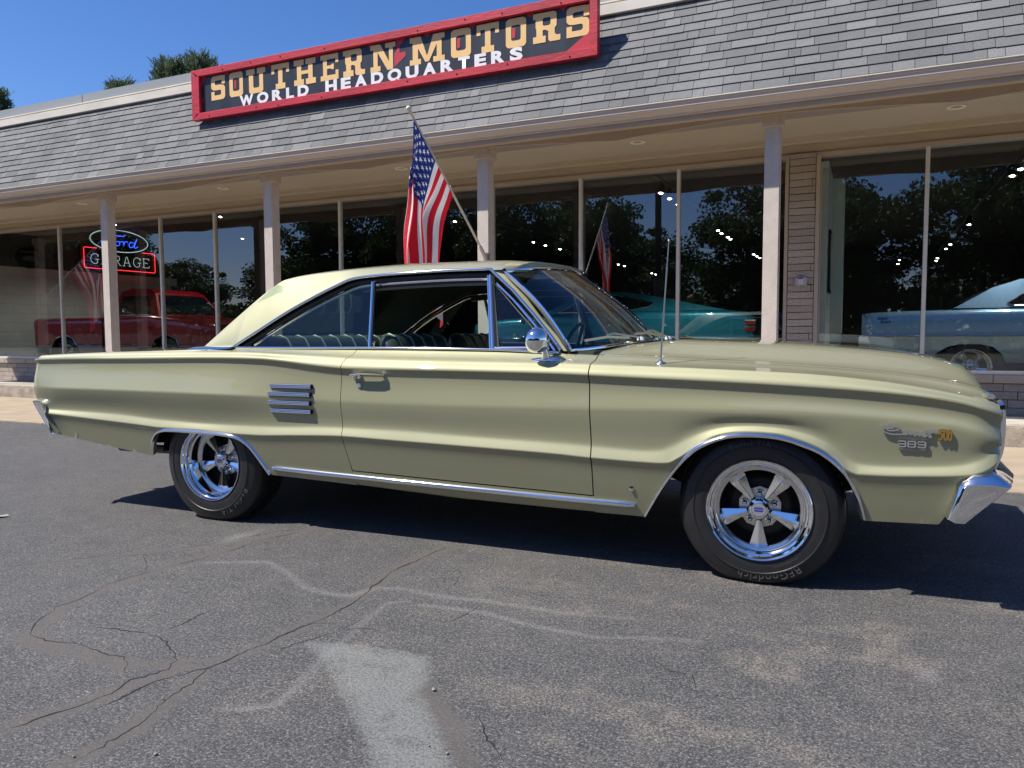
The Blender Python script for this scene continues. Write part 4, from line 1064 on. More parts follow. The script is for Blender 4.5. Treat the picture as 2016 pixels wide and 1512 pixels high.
def body_panel(name, xl, xr, n, zb, m, parent, ztop=None, gap=0.0, dens=None, flange=.028, mirror=False, knots=side_knots, sub=SUB, Wc=None):
    """one sheet of the body side between the curves x=xl(z) and x=xr(z)"""
    Wc = Wc or W
    ts = dens if dens is not None else np.linspace(0, 1, n)
    cols_ = []
    for t in ts:
        x0 = xl(.7) + (xr(.7) - xl(.7)) * t; col = []
        z, o = knots(x0)
        zz = list(z)
        rowsz = []
        for a, b_ in zip(zz[:-1], zz[1:]):
            for s in range(sub): rowsz.append(a + (b_ - a) * s / sub)
        rowsz.append(zz[-1])
        for z_ in rowsz:
            x = xl(z_) + (xr(z_) - xl(z_)) * t
            for _ in range(2):
                zk, ok = knots(x)
                # same row parameter at the shifted station
                i = rowsz.index(z_); a, s = divmod(i, sub)
                zr = zk[a] + ((zk[a + 1] - zk[a]) * s / sub if s else 0)
                x = xl(zr) + (xr(zr) - xl(zr)) * t
            b0 = zb(x)
            zc = max(zr, b0)
            if ztop is not None: zc = min(zc, ztop(x))
            f = pchip(zk[::-1], ok[::-1])
            col.append((x, -Wc + float(f(zc)), zc))
        cols_.append(col)
    nr_ = len(cols_[0]); V = []; F = []
    # flanges: fold the sheet inwards along all four borders
    def inw(p, d=flange): return (p[0], p[1] + d, p[2])
    grid = [[inw(c[0])] + c + [inw(c[-1])] for c in cols_]
    grid = [[inw(p) if 0 < j < nr_ + 1 else (p[0], p[1], p[2]) for j, p in enumerate(grid[0])]] + grid + [[inw(p) if 0 < j < nr_ + 1 else p for j, p in enumerate(grid[-1])]]
    for c in grid: V += c
    H = nr_ + 2
    for i in range(len(grid) - 1):
        for j in range(H - 1):
            F.append((i * H + j, i * H + j + 1, (i + 1) * H + j + 1, (i + 1) * H + j))
    if mirror:
        V = [(x, -y, z) for x, y, z in V]; F = [f[::-1] for f in F]
    return pydata(name, V, F, m, parent, 32, merge=2e-5)
G = .0035
door_r = pchip([.25, .359, .542, .744, .903, .95, 1.05], [-2.03, -2.047, -2.079, -2.084, -2.075, -2.062, -2.045])
door_f = pchip([.25, .332, .427, .646, .932, 1.05], [-.738, -.740, -.739, -.745, -.753, -.757])
zbf = lambda x: float(interp(x, ZBOT))
door_b = lambda x: float(interp(x, [(-2.1, .357), (-1.427, .341), (-.74, .327)]))
def dens_(a, b_, extra, n):
    xs = list(np.linspace(a, b_, n)) + [e for e in extra if a < e < b_]
    xs = sorted(set(round(v, 4) for v in xs)); return [(x - a) / (b_ - a) for x in xs]
exR = [p[0] for p in AR_R] + [-3.4475, -3.4465, -3.4445, -3.4435, -3.437] + list(np.linspace(-3.44, -3.35, 14)) + list(np.linspace(-2.75, -2.58, 16)) + [-4.415, -4.405, -4.39, -4.37, -4.35]
exF = [p[0] for p in AR_F] + list(np.linspace(-.505, -.30, 24)) + list(np.linspace(.25, .392, 34)) + [.78, .79, .80, .81, .818, .826, .833, .838, .842] + list(np.linspace(.65, .72, 8))
rearedge = pchip([.5, .577, .62, .70, .80, .90, .95], [-4.33, -4.352, -4.378, -4.392, -4.402, -4.412, -4.413])
frontedge = pchip([.3, .5, .55, .60, .634, .716, .78, .802, .83], [.78, .795, .820, .838, .845, .848, .844, .836, .815])
for mir in (False, True):
    for (nm, xl, xr, n, zb, ex) in (
        ('quarter_panel', lambda z: float(rearedge(z)), lambda z: float(door_r(z)) - G / 2, 110, zbf, exR),
        ('door', lambda z: float(door_r(z)) + G / 2, lambda z: float(door_f(z)) - G / 2 - .001, 50, lambda x: door_b(x) + .003, []),
        ('front_fender', lambda z: float(door_f(z)) + G / 2 + .001, lambda z: float(frontedge(z)), 90, zbf, exF)):
        d = dens_(xl(.7), xr(.7), ex, n)
        body_panel(nm, xl, xr, n, zb, PAINT, CAR, dens=d, mirror=mir)
    # rocker panel below the door
    sg = 1 if mir else -1
    V = []; F = []; xs = np.linspace(-2.06, -.73, 30)
    for x in xs:
        zt = door_b(x) - .003; zb_ = zbf(x); z, o = side_knots(x); f = pchip(z[::-1], o[::-1])
        prof = [(zt, float(f(zt)) + .03), (zt, float(f(zt)) + .001), ((zt + zb_) / 2, float(f((zt + zb_) / 2)) - .002), (zb_ + .01, float(f(zb_ + .01)) + .002), (zb_, float(f(zb_)) + .012), (zb_, float(f(zb_)) + .10)]
        for z_, o_ in prof: V.append((x, sg * (W - o_), z_))
    k = 6
    for i in range(len(xs) - 1):
        for j in range(k - 1):
            q = (i * k + j, i * k + j + 1, (i + 1) * k + j + 1, (i + 1) * k + j); F.append(q if not mir else q[::-1])
    pydata('rocker_panel', V, F, PAINT, CAR, 32)

def sideY(x, z, out=0.0, mir=False):
    zk, ok = side_knots(x); f = pchip(zk[::-1], ok[::-1])
    y = -W + float(f(z)) - out
    return -y if mir else y
# wheel wells and underbody (dark inner skins)
bm = bmesh.new()
box(bm, -4.2, -3.46, -.84, .84, .42, .86); box(bm, -2.57, -.54, -.86, .86, .30, .42); box(bm, .40, .66, -.80, .80, .36, .74)
box(bm, -3.46, -2.57, -.55, .55, .42, .9); box(bm, -.54, .42, -.55, .55, .40, .90)
finish('underbody', bm, UNDER, CAR, None)
for cx_, r_ in ((-3.015, .47), (-.06, .47)):
    for s in (-1, 1):
        V = []; F = []; N = 20
        for i in range(N + 1):
            a = PI * i / N
            rx = .425 if cx_ < -1 else .436; rz = .24 if cx_ < -1 else .36
            V += [(cx_ - rx * math.cos(a), s * .84, .38 + (rz - .07) * math.sin(a) ** .8 * 1.02 if 0 < i < N else .37), (cx_ - rx * math.cos(a), s * .5, .38 + (rz - .07) * math.sin(a) ** .8 * 1.02 if 0 < i < N else .37)]
        for i in range(N): F.append((2 * i, 2 * i + 1, 2 * i + 3, 2 * i + 2))
        n0 = len(V)
        for i in range(N + 1): V.append(V[2 * i + 1])
        V.append((cx_, s * .5, .2)); F += [(n0 + i, n0 + i + 1, len(V) - 1) for i in range(N)]
        pydata('wheel_well', V, F, UNDER, CAR, None)

# bright wheel-arch mouldings, lower body moulding
for mir in (False, True):
    for A in (AR_F, AR_R):
        f_ = pchip(range(len(A)), [p[0] for p in A]); g_ = pchip(range(len(A)), [p[1] for p in A])
        P = []
        for t in np.linspace(0, len(A) - 1, 90):
            x, z = float(f_(t)), float(g_(t)); P.append((x, sideY(x, z + .004, .0, mir), z + .002))
        bm = bmesh.new()
        sgn = 1 if mir else -1
        sweep(bm, P, [(-.005, -.013), (.009, -.013), (.011, -.004), (.006, .0035), (-.001, .008), (-.005, .008)] if not mir else [(.005, -.013), (.005, .008), (.001, .008), (-.006, .0035), (-.011, -.004), (-.009, -.013)], up=(0, 0, 1))
        finish('arch_moulding', bm, CHROME, CAR, 45)
    P = []; S_ = []
    for x in np.linspace(-2.565, -.545, 50):
        z = float(interp(x, [(-2.561, .337), (-2.2, .327), (-1.422, .311), (-.898, .302), (-.545, .300)]))
        P.append((x, sideY(x, z, .002, mir), z)); e = min((x + 2.575) / .05, (-.535 - x) / .05, 1); S_.append(max(.25, math.sqrt(max(0, 1 - (1 - e) ** 2))))
    bm = bmesh.new(); sweep(bm, P, [(.0135 * math.cos(a), .0145 * math.sin(a)) for a in np.linspace(0, 2 * PI, 14)[:-1]], scale=S_)
    finish('body_moulding', bm, CHROME, CAR, 50)

# ---- hood, cowl, deck lid
ZC = pchip([-1.0, -.7, -.444, .001, .393, .603, .706, .773, .831, .86], [1.045, 1.04, 1.030, 1.014, .987, .962, .941, .918, .872, .84])
def hood_z(x, o):
    zt = float(fT(x)); zc = float(ZC(x)); t = min(1, max(0, (o - .22) / .40))
    return zt + (zc - zt) * (t * t * (3 - 2 * t)) * .97 + .003 * t + (.006 * min(1, max(0, (o - .6) / .3)))
def hood_back(o): return float(interp(o, [(.2, -.80), (.30, -.62), (.45, -.49), (.75, -.435), (.955, -.425)]))
def mirror_o(os): return os + [2 * W - o for o in os[::-1][1:]]
def sheet(name, rows_, m, parent, sm=32, thick=0.0, flip=False, skirt=None):
    nr_ = len(rows_); nc = len(rows_[0]); V = [p for r_ in rows_ for p in r_]
    F = [(i * nc + j, i * nc + j + 1, (i + 1) * nc + j + 1, (i + 1) * nc + j) for i in range(nr_ - 1) for j in range(nc - 1)]
    if flip: F = [f[::-1] for f in F]
    o = pydata(name, V, F, m, parent, None)
    bm = bmesh.new(); bm.from_mesh(o.data)
    if skirt:
        be = [e for e in bm.edges if e.is_boundary]
        r = bmesh.ops.extrude_edge_only(bm, edges=be)
        for v in [g for g in r['geom'] if isinstance(g, bmesh.types.BMVert)]: v.co += Vector(skirt)
        bmesh.ops.recalc_face_normals(bm, faces=bm.faces[:])
    bm.to_mesh(o.data); bm.free(); smooth(o.data, sm)
    return o
os_ = [.2275, .2285, .231, .238, .25, .27, .31, .36, .42, .48, .54, .60, .66, .72, .80, .88, .955]
os_ = mirror_o(os_)
rows_ = []
nose_x = lambda o: .800 + .028 * math.sin(PI * min(1, max(0, (o - .2) / (2 * W - .4)))) ** .6
for o in os_:
    x0 = hood_back(min(o, 2 * W - o)); x1 = nose_x(o)
    oo = min(o, 2 * W - o); r_ = []
    for t in np.linspace(0, 1, 60):
        t = 1 - (1 - t) ** 1.35; x = x0 + (x1 - x0) * t
        r_.append((x, -W + o, hood_z(x, oo) + (-.014 if oo < .228 else -.005 if oo < .229 else .0 if oo < .232 else .0015)))
    r_.append((x1 + .008, -W + o, hood_z(x1, oo) - .012)); r_.append((x1 + .010, -W + o, hood_z(x1, oo) - .03))
    rows_.append(r_)
sheet('hood', rows_, PAINT, CAR, skirt=(0, 0, -.02))
# cowl between hood and windscreen
ws_b = pchip([.15, .30, .50, .70, .955], [-.883, -.80, -.735, -.690, -.655])
ws_bz = pchip([.15, .30, .50, .70, .955], [.984, .994, 1.010, 1.022, 1.030])
rows_ = []
for o in mirror_o([.135, .16, .19, .22, .26, .30, .36, .42, .48, .56, .66, .76, .86, .955]):
    oo = min(o, 2 * W - o)
    x0 = float(ws_b(oo)) - .03; z0 = float(ws_bz(oo)) - .012
    xh = hood_back(max(oo, .2)) - .004 if oo > .2 else -.80 - (.2 - oo) * .9
    zh = hood_z(xh, max(oo, .22)) if oo > .21 else float(fT(xh)) - .001
    rows_.append([(x0 + (xh - x0) * t, -W + o, z0 + (zh - z0) * (t ** .8)) for t in np.linspace(0, 1, 10)])
sheet('cowl_panel', rows_, PAINT, CAR, skirt=(0, 0, -.015))
# deck lid
rows_ = []
for o in mirror_o([.062, .075, .10, .16, .25, .38, .55, .75, .955]):
    oo = min(o, 2 * W - o); r_ = []
    for x in np.linspace(-4.40, -3.08, 30):
        e = max(0, (oo - .06)); r_.append((x, -W + o, float(fT(x)) + .012 * math.sin(min(1, e / .5) * PI / 2) - .004 * (oo < .07)))
    r_.append((-3.03, -W + o, r_[-1][2] - .0)); rows_.append(r_)
sheet('deck_lid', rows_, PAINT, CAR, skirt=(0, 0, -.02))

# ---- greenhouse
DRIP = [(-2.882, .994, .13), (-2.80, 1.043, .148), (-2.499, 1.217, .21), (-2.25, 1.332, .252), (-2.168, 1.362, .262), (-2.10, 1.371, .266), (-1.811, 1.384, .27), (-1.55, 1.389, .277), (-1.348, 1.388, .28)]
dz_ = pchip([p[0] for p in DRIP], [p[1] for p in DRIP]); do_ = pchip([p[0] for p in DRIP], [p[2] for p in DRIP])
re_z = pchip([-3.148, -2.927, -2.76, -2.69, -2.6, -2.484, -2.059, -1.729, -1.407, -1.292, -1.24], [.992, 1.190, 1.335, 1.378, 1.398, 1.411, 1.429, 1.430, 1.426, 1.415, 1.405])
re_o = pchip([-3.148, -2.927, -2.705, -2.484, -1.24], [.16, .24, .325, .355, .36])
rc_z = pchip([-2.9, -2.76, -2.70, -2.604, -2.298, -1.868, -1.567, -1.302, -1.18, -1.10], [1.21, 1.36, 1.398, 1.425, 1.450, 1.463, 1.462, 1.455, 1.446, 1.435])
def roof_row(x, inner=0.0):
    zt, ot = float(re_z(x)), float(re_o(x))
    if x < -2.882: b_ = (x, .140 - .0 * 0, .985); bo, bz = .140 + (x + 2.882) * -.04, .985
    else: bo, bz = float(do_(min(x, -1.348))), float(dz_(min(x, -1.348))) + (0 if x < -1.348 else -.0)
    pts = []
    for t in (0, .1, .25, .4, .55, .7, .85, .95):
        bul = .012 * math.sin(PI * t) * min(1, (zt - bz) / .2)
        pts.append((bo + (ot - bo) * t - bul, bz + (zt - bz) * t))
    return pts, ot, zt
hdr = pchip([.30, .40, .55, .75, .955], [-1.292, -1.245, -1.195, -1.160, -1.150])
wt_z = pchip([.30, .40, .55, .75, .955], [1.385, 1.405, 1.418, 1.427, 1.430])
def roof_surface(nm, m, d=0.0, parent=CAR):
    for mir in ((False, True)):
        rows_ = []
        xs = list(np.linspace(-3.148, -2.882, 10)) + list(np.linspace(-2.87, -2.70, 8)) + list(np.linspace(-2.68, -1.60, 36)) + list(np.linspace(-1.57, -1.292, 12))
        for x in xs:
            pts, ot, zt = roof_row(x)
            zc = float(rc_z(x))
            if x > -2.71:
                # rounded shoulder then a flat crown, down to the centre line
                for t in (.0, .04, .10, .2, .35, .55, .78, 1.0):
                    o = ot + (W - ot) * t; z = zt + (zc - zt) * math.sin(min(1, t / .35) * PI / 2) ** .9 + .006 * t
                    pts.append((o, z))
                fx = max(0, (x + 1.60) / .308)
                row = []
                for o, z in pts:
                    xx = x
                    if o > ot: xx = x + fx * (float(hdr(min(o, .955))) + 1.292) * 1.0
                    row.append((xx, -W + o + 0, z - .018 * max(0, fx - .6) * (o > ot) * 1.5))
            else:
                for t in (0.0, .01, .02, .03, .04, .05, .06, .07):
                    pts.append((ot + t, zt - t * .25))
                row = [(x, -W + o, z) for o, z in pts]
            if d: row = [(p[0], p[1] + d * (1 if p[2] > 1.0 else 1), p[2] - d * .6) for p in row]
            if mir: row = [(p[0], -p[1], p[2]) for p in row]
            rows_.append(row)
        yield rows_
for rows_ in roof_surface('roof', PAINT):
    o = sheet('roof_half', rows_, PAINT, CAR, 40)
    o.name = 'roof'
for mir, rows_ in zip((1, -1), roof_surface('roof', PAINT)):
    e_ = rows_[-1][3:]; n_ = len(e_); rr_2 = []
    for k_, p in enumerate(e_):
        o_ = W - abs(p[1]); t_ = (o_ - .30) / (W - .30); q_ = (float(hdr(max(.30, o_))) + .006, p[1], float(wt_z(max(.30, o_))) - .004)
        rr_2.append([p, (p[0] * .4 + q_[0] * .6, p[1], p[2] * .75 + q_[2] * .25), q_])
    sheet('roof_header', rr_2, PAINT, CAR, 50)
for rows_ in roof_surface('headliner', HEADL, .030):
    o = sheet('headliner', rows_, HEADL, CAR, 40)
# rear window glass between the sail panels
rows_ = []
for o in mirror_o([.26, .36, .5, .7, .955]):
    rows_.append([(x, -W + o, float(re_z(x)) - .03 - .02 * math.sin(PI * min(1, (o - .2) / 1.5))) for x in np.linspace(-3.12, -2.68, 10)])
sheet('rear_window', rows_, CARGLASS, CAR, 60)
# windscreen
rows_ = []
def ws_pt(o, s, out=0.0):
    ob, ot = .15 + (o - .15), .30 + (o - .15) * (W - .30) / (W - .15)
    b_ = Vector((float(ws_b(ob)), -W + ob, float(ws_bz(ob)))); t = Vector((float(hdr(ot)) + .012, -W + ot, float(wt_z(ot)) - .012))
    p = b_.lerp(t, s); p += Vector((.022, -.004, .016)) * math.sin(PI * s) * 1.0
    return p + Vector((.6, 0, .6)) * out
oo = [.15, .17, .20, .25, .32, .42, .55, .70, .85, .955]
V = []
for o in oo: rows_.append([tuple(ws_pt(o, s)) for s in np.linspace(0, 1, 14)])
rows_ += [[(p[0], -p[1], p[2]) for p in r_] for r_ in rows_[::-1][1:]]
sheet('windscreen', rows_, CARGLASS, CAR, 60)
bord = [rows_[0][j] for j in range(14)] + [r_[-1] for r_ in rows_[1:]] + [rows_[-1][j] for j in range(12, -1, -1)] + [r_[0] for r_ in rows_[::-1][1:-1]]
bm = bmesh.new(); sweep(bm, bord, circ(.0085, 6, .012), closed=True); finish('windscreen_moulding', bm, CHROME, CAR, 50)
tube_obj('windscreen_seal', [tuple(Vector(p) * 1 + Vector((-.004, .0, -.004))) for p in bord], .012, RUBBER, CAR, 6, True)
# header strip where roof meets the glass
for mir in (1, -1):
    # A pillar: painted outer face with depth
    A0 = [(-1.340, .282, 1.382), (-1.215, .248, 1.277), (-1.092, .205, 1.160), (-.985, .165, 1.052), (-.925, .140, .985)]
    A1 = [(-1.292, .300, 1.388), (-1.165, .262, 1.262), (-1.062, .222, 1.148), (-.955, .178, 1.048), (-.893, .150, .984)]
    V = []
    for (a, b_) in zip(A0, A1):
        V += [(a[0], -W + a[1] + .035, a[2] - .01), (a[0], -W + a[1], a[2]), (b_[0], -W + b_[1], b_[2]), (b_[0], -W + b_[1] + .04, b_[2] - .01)]
    V = [(x, y * mir, z) for x, y, z in V]; F = []
    for i in range(4):
        for j in range(4): F.append((4 * i + j, 4 * i + (j + 1) % 4, 4 * i + 4 + (j + 1) % 4, 4 * i + 4 + j))
    F += [(0, 1, 2, 3), (16, 17, 18, 19)]
    pydata('windscreen_pillar', V, F, PAINT, CAR, 40, recalc=True)
    # drip rail following the roof edge and down the pillar
    P = [(x, -W + float(do_(x)) - .012, float(dz_(x)) + .004) for x in np.linspace(-2.882, -1.348, 50)]
    P += [(a[0], -W + a[1] - .008, a[2] + .003) for a in A0[1:]]
    P = [(x, y * mir, z) for x, y, z in P]
    tube_obj('drip_rail', P, .0085, CHROME, CAR, 8)
    P2 = [(p[0] + .012, p[1] + .014 * mir, p[2] - .026) for p in P]
    tube_obj('window_channel', P2, .010, RUBBER, CAR, 8)
    P3 = [(p[0] + .022 if p[0] < -2.0 else p[0] - .006, p[1] + .020 * mir, p[2] - .046) for p in P if p[0] > -2.80]
    tube_obj('window_frame', P3, .0095, CHROME, CAR, 6)
    P4 = [(p[0] + .02, p[1] + .03 * mir, p[2] - .062) for p in P if -2.15 < p[0] < -1.3]
    bm = bmesh.new(); sweep(bm, P4, [(-.012, -.018), (.012, -.018), (.012, .02), (-.012, .02)]); finish('roof_rail_seal', bm, RUBBER, CAR)
    # belt moulding
    bm = bmesh.new(); P = [(x, mir * (-W + .122), float(fT(x)) + .003) for x in np.linspace(-2.87, -.93, 40)]
    sweep(bm, P, circ(.007, 8)); finish('belt_moulding', bm, CHROME, CAR, 50)
    # quarter glass
    q = [(-2.815, .145, .992), (-2.50, .205, 1.178), (-2.115, .252, 1.334), (-2.035, .255, 1.340), (-1.998, .150, .990)]
    pydata('quarter_glass', [(x, mir * (-W + o + .006), z) for x, o, z in q], [(0, 1, 2, 3, 4)], CARGLASS, CAR, None)
    tube_obj('quarter_glass_edge', [(-2.035, mir * (-W + .250), 1.345), (-1.995, mir * (-W + .146), .990)], .0085, CHROME, CAR, 8)
    tube_obj('quarter_glass_seal', [(-2.022, mir * (-W + .252), 1.342), (-1.982, mir * (-W + .148), .990)], .006, RUBBER, CAR, 4, sm=None)
    # vent window
    bm = bmesh.new(); sweep(bm, [(-1.352, mir * (-W + .272), 1.362), (-1.278, mir * (-W + .136), .985)], circ(.009, 10, .009), up=(1, 0, 0)); sweep(bm, [(-1.366, mir * (-W + .275), 1.360), (-1.294, mir * (-W + .139), .985)], circ(.006, 8), up=(1, 0, 0))
    finish('vent_post', bm, CHROME, CAR, 60)
    tube_obj('vent_post_seal', [(-1.335, mir * (-W + .276), 1.360), (-1.262, mir * (-W + .142), .985)], .008, RUBBER, CAR, 6)
    v_ = [(-1.322, .258, 1.318), (-1.085, .185, 1.090), (-1.06, .165, 1.04), (-1.085, .146, 1.000), (-1.255, .142, 1.000)]
    pydata('vent_glass', [(x, mir * (-W + o), z) for x, o, z in v_], [(0, 1, 2, 3, 4)], CARGLASS, CAR, None)
    tube_obj('vent_frame', [(x, mir * (-W + o - .002), z) for x, o, z in v_], .0065, RUBBER, CAR, 6, True)
    tube_obj('vent_bottom_trim', [(-1.27, mir * (-W + .140), .996), (-.99, mir * (-W + .138), .998)], .008, CHROME, CAR, 6)
    bm = bmesh.new(); lathe(bm, [(.001, 0), (.011, 0), (.012, .012), (.001, .014)], 12, 'Y', (-1.145, mir * (-W + .20), 1.125)); finish('vent_latch', bm, CHROME, CAR)
# bright base strip under the sail panel
for mir in (1, -1):
    V = []
    for x, za, zb2 in ((-3.20, .976, .992), (-3.05, .981, .999), (-2.92, .986, 1.003), (-2.87, .990, 1.006)):
        V += [(x, mir * (-W + .078), za), (x, mir * (-W + .088), za + .008), (x, mir * (-W + .148), zb2 + .004)]
    F = [(3 * i + j, 3 * i + j + 1, 3 * i + j + 4, 3 * i + j + 3) for i in range(3) for j in range(2)]
    pydata('sail_base_trim', V, F, CHROME, CAR, 50)

# ---- interior
bm = bmesh.new(); box(bm, -2.85, -.75, -.80, .80, .42, .46); finish('cabin_floor', bm, VINYL_D, CAR, None)
for mir in (1, -1):
    pydata('door_card', [(-2.9, mir * -.80, .45), (-.85, mir * -.80, .45), (-.85, mir * -.80, .945), (-2.9, mir * -.80, .945), (-2.88, mir * -.825, .975), (-.90, mir * -.825, .975)], [(0, 1, 2, 3), (3, 2, 5, 4)], VINYL, CAR, None)
    bm = bmesh.new(); box(bm, -2.86, -.95, min(mir * -.83, mir * -.795), max(mir * -.83, mir * -.795), .945, .975, .008); finish('door_top_rail', bm, INTRIM, CAR)
bm = bmesh.new(); box(bm, -3.25, -2.80, -.78, .78, .93, .965, .01); finish('parcel_shelf', bm, VINYL_D, CAR)
def seat_back(name, x, y0, y1, top, lean=.16):
    prof = [(-.075, .50), (-.085, .80), (-.095, top - .05), (-.08, top - .012), (-.045, top), (.0, top - .02), (.03, top - .09), (.05, .80), (.06, .50)]
    V = []; F = []; n = len(prof); ys = np.linspace(y0, y1, 40)
    for y in ys:
        e = min((y - y0), (y1 - y)); rd = .06; k = 1 - max(0, 1 - e / rd) ** 2
        rib = .0045 * abs(math.sin((y - y0) / (y1 - y0) * PI * 7))
        for (px, pz) in prof:
            V.append((x + px * (.55 + .45 * k) - (pz - .5) * lean + .0, y, .5 + (pz - .5) * (.93 + .07 * k) + rib * (pz > .8)))
    for i in range(len(ys) - 1):
        for j in range(n - 1): F.append((i * n + j, (i + 1) * n + j, (i + 1) * n + j + 1, i * n + j + 1))
    F.append(tuple(range(n))); F.append(tuple(range((len(ys) - 1) * n, len(ys) * n))[::-1])
    return pydata(name, V, F, VINYL, CAR, 50, recalc=True)
def pipe_(y, x, top, lean=.16):
    pts = [(-.097, top - .05), (-.083, top - .006), (-.045, top + .005), (.004, top - .014), (.034, top - .09), (.055, .80)]
    tube_obj('seat_piping', [(x + a - (b - .5) * lean, y, b) for a, b in pts], .006, pbr('pale_piping', (.26, .30, .25), .4) if 'pale_piping' not in MATS else MATS['pale_piping'], CAR, 6)
for (y0, y1) in ((-.74, -.06), (.06, .74)):
    seat_back('front_seat_back', -1.83, y0, y1, 1.062)
    for t in (.12, .32, .5, .68, .88): pipe_(y0 + (y1 - y0) * t, -1.83, 1.062)
    bm = bmesh.new(); box(bm, -1.82, -1.28, y0, y1, .50, .68, .05); finish('front_seat_cushion', bm, VINYL, CAR)
seat_back('rear_seat_back', -2.66, -.76, .76, 1.055, .22)
for t in np.linspace(.06, .94, 9): pipe_(-.76 + 1.52 * t, -2.66, 1.055, .22)
bm = bmesh.new(); box(bm, -2.68, -2.2, -.74, .74, .48, .62, .05); finish('rear_seat_cushion', bm, VINYL, CAR)
bm = bmesh.new(); prism(bm, [(-1.10, .68), (-1.13, .88), (-1.06, .955), (-.90, .985), (-.78, .985), (-.78, .60)], 1.56, (0, -.78, 0), (1, 0, 0), (0, 0, 1), (0, 1, 0)); finish('dashboard', bm, VINYL_D, CAR)
# steering wheel on the far side
Mx = Matrix.Translation((-1.27, .36, .93)) @ Matrix.Rotation(R(-62), 4, 'Y')
bm = bmesh.new(); sweep(bm, [(.20 * math.cos(a), .20 * math.sin(a), 0) for a in np.linspace(0, 2 * PI, 37)[:-1]], circ(.011, 8), closed=True)
for k in (0, PI): sweep(bm, [(0, 0, -.03), (.19 * math.cos(k), .19 * math.sin(k), 0)], circ(.012, 6))
lathe(bm, [(.001, .0), (.05, -.01), (.055, -.035), (.02, -.05), (.02, -.35)], 16, 'Z')
bm.transform(Matrix.Translation((-1.27, .36, .95)) @ Matrix.Rotation(R(-65), 4, 'Y')); finish('steering_wheel', bm, pbr('dark_green_plastic', (.02, .035, .03), .25, coat=.6), CAR)
bm = bmesh.new(); box(bm, -1.185, -1.160, -.13, .13, 1.335, 1.385, .01); finish('inside_mirror', bm, CHROME_W, CAR)
for s in (-1, 1):
    bm = bmesh.new(); box(bm, -1.32, -1.17, s * .36 - .25, s * .36 + .25, 1.375, 1.39, .004); finish('sun_visor', bm, VINYL, CAR)
bm = bmesh.new(); lathe(bm, [(.001, 0), (.004, 0), (.004, .03), (.007, .035), (.006, .045), (.001, .047)], 10, 'Z', (-1.95, -.835, .985)); finish('door_lock_button', bm, CHROME, CAR)

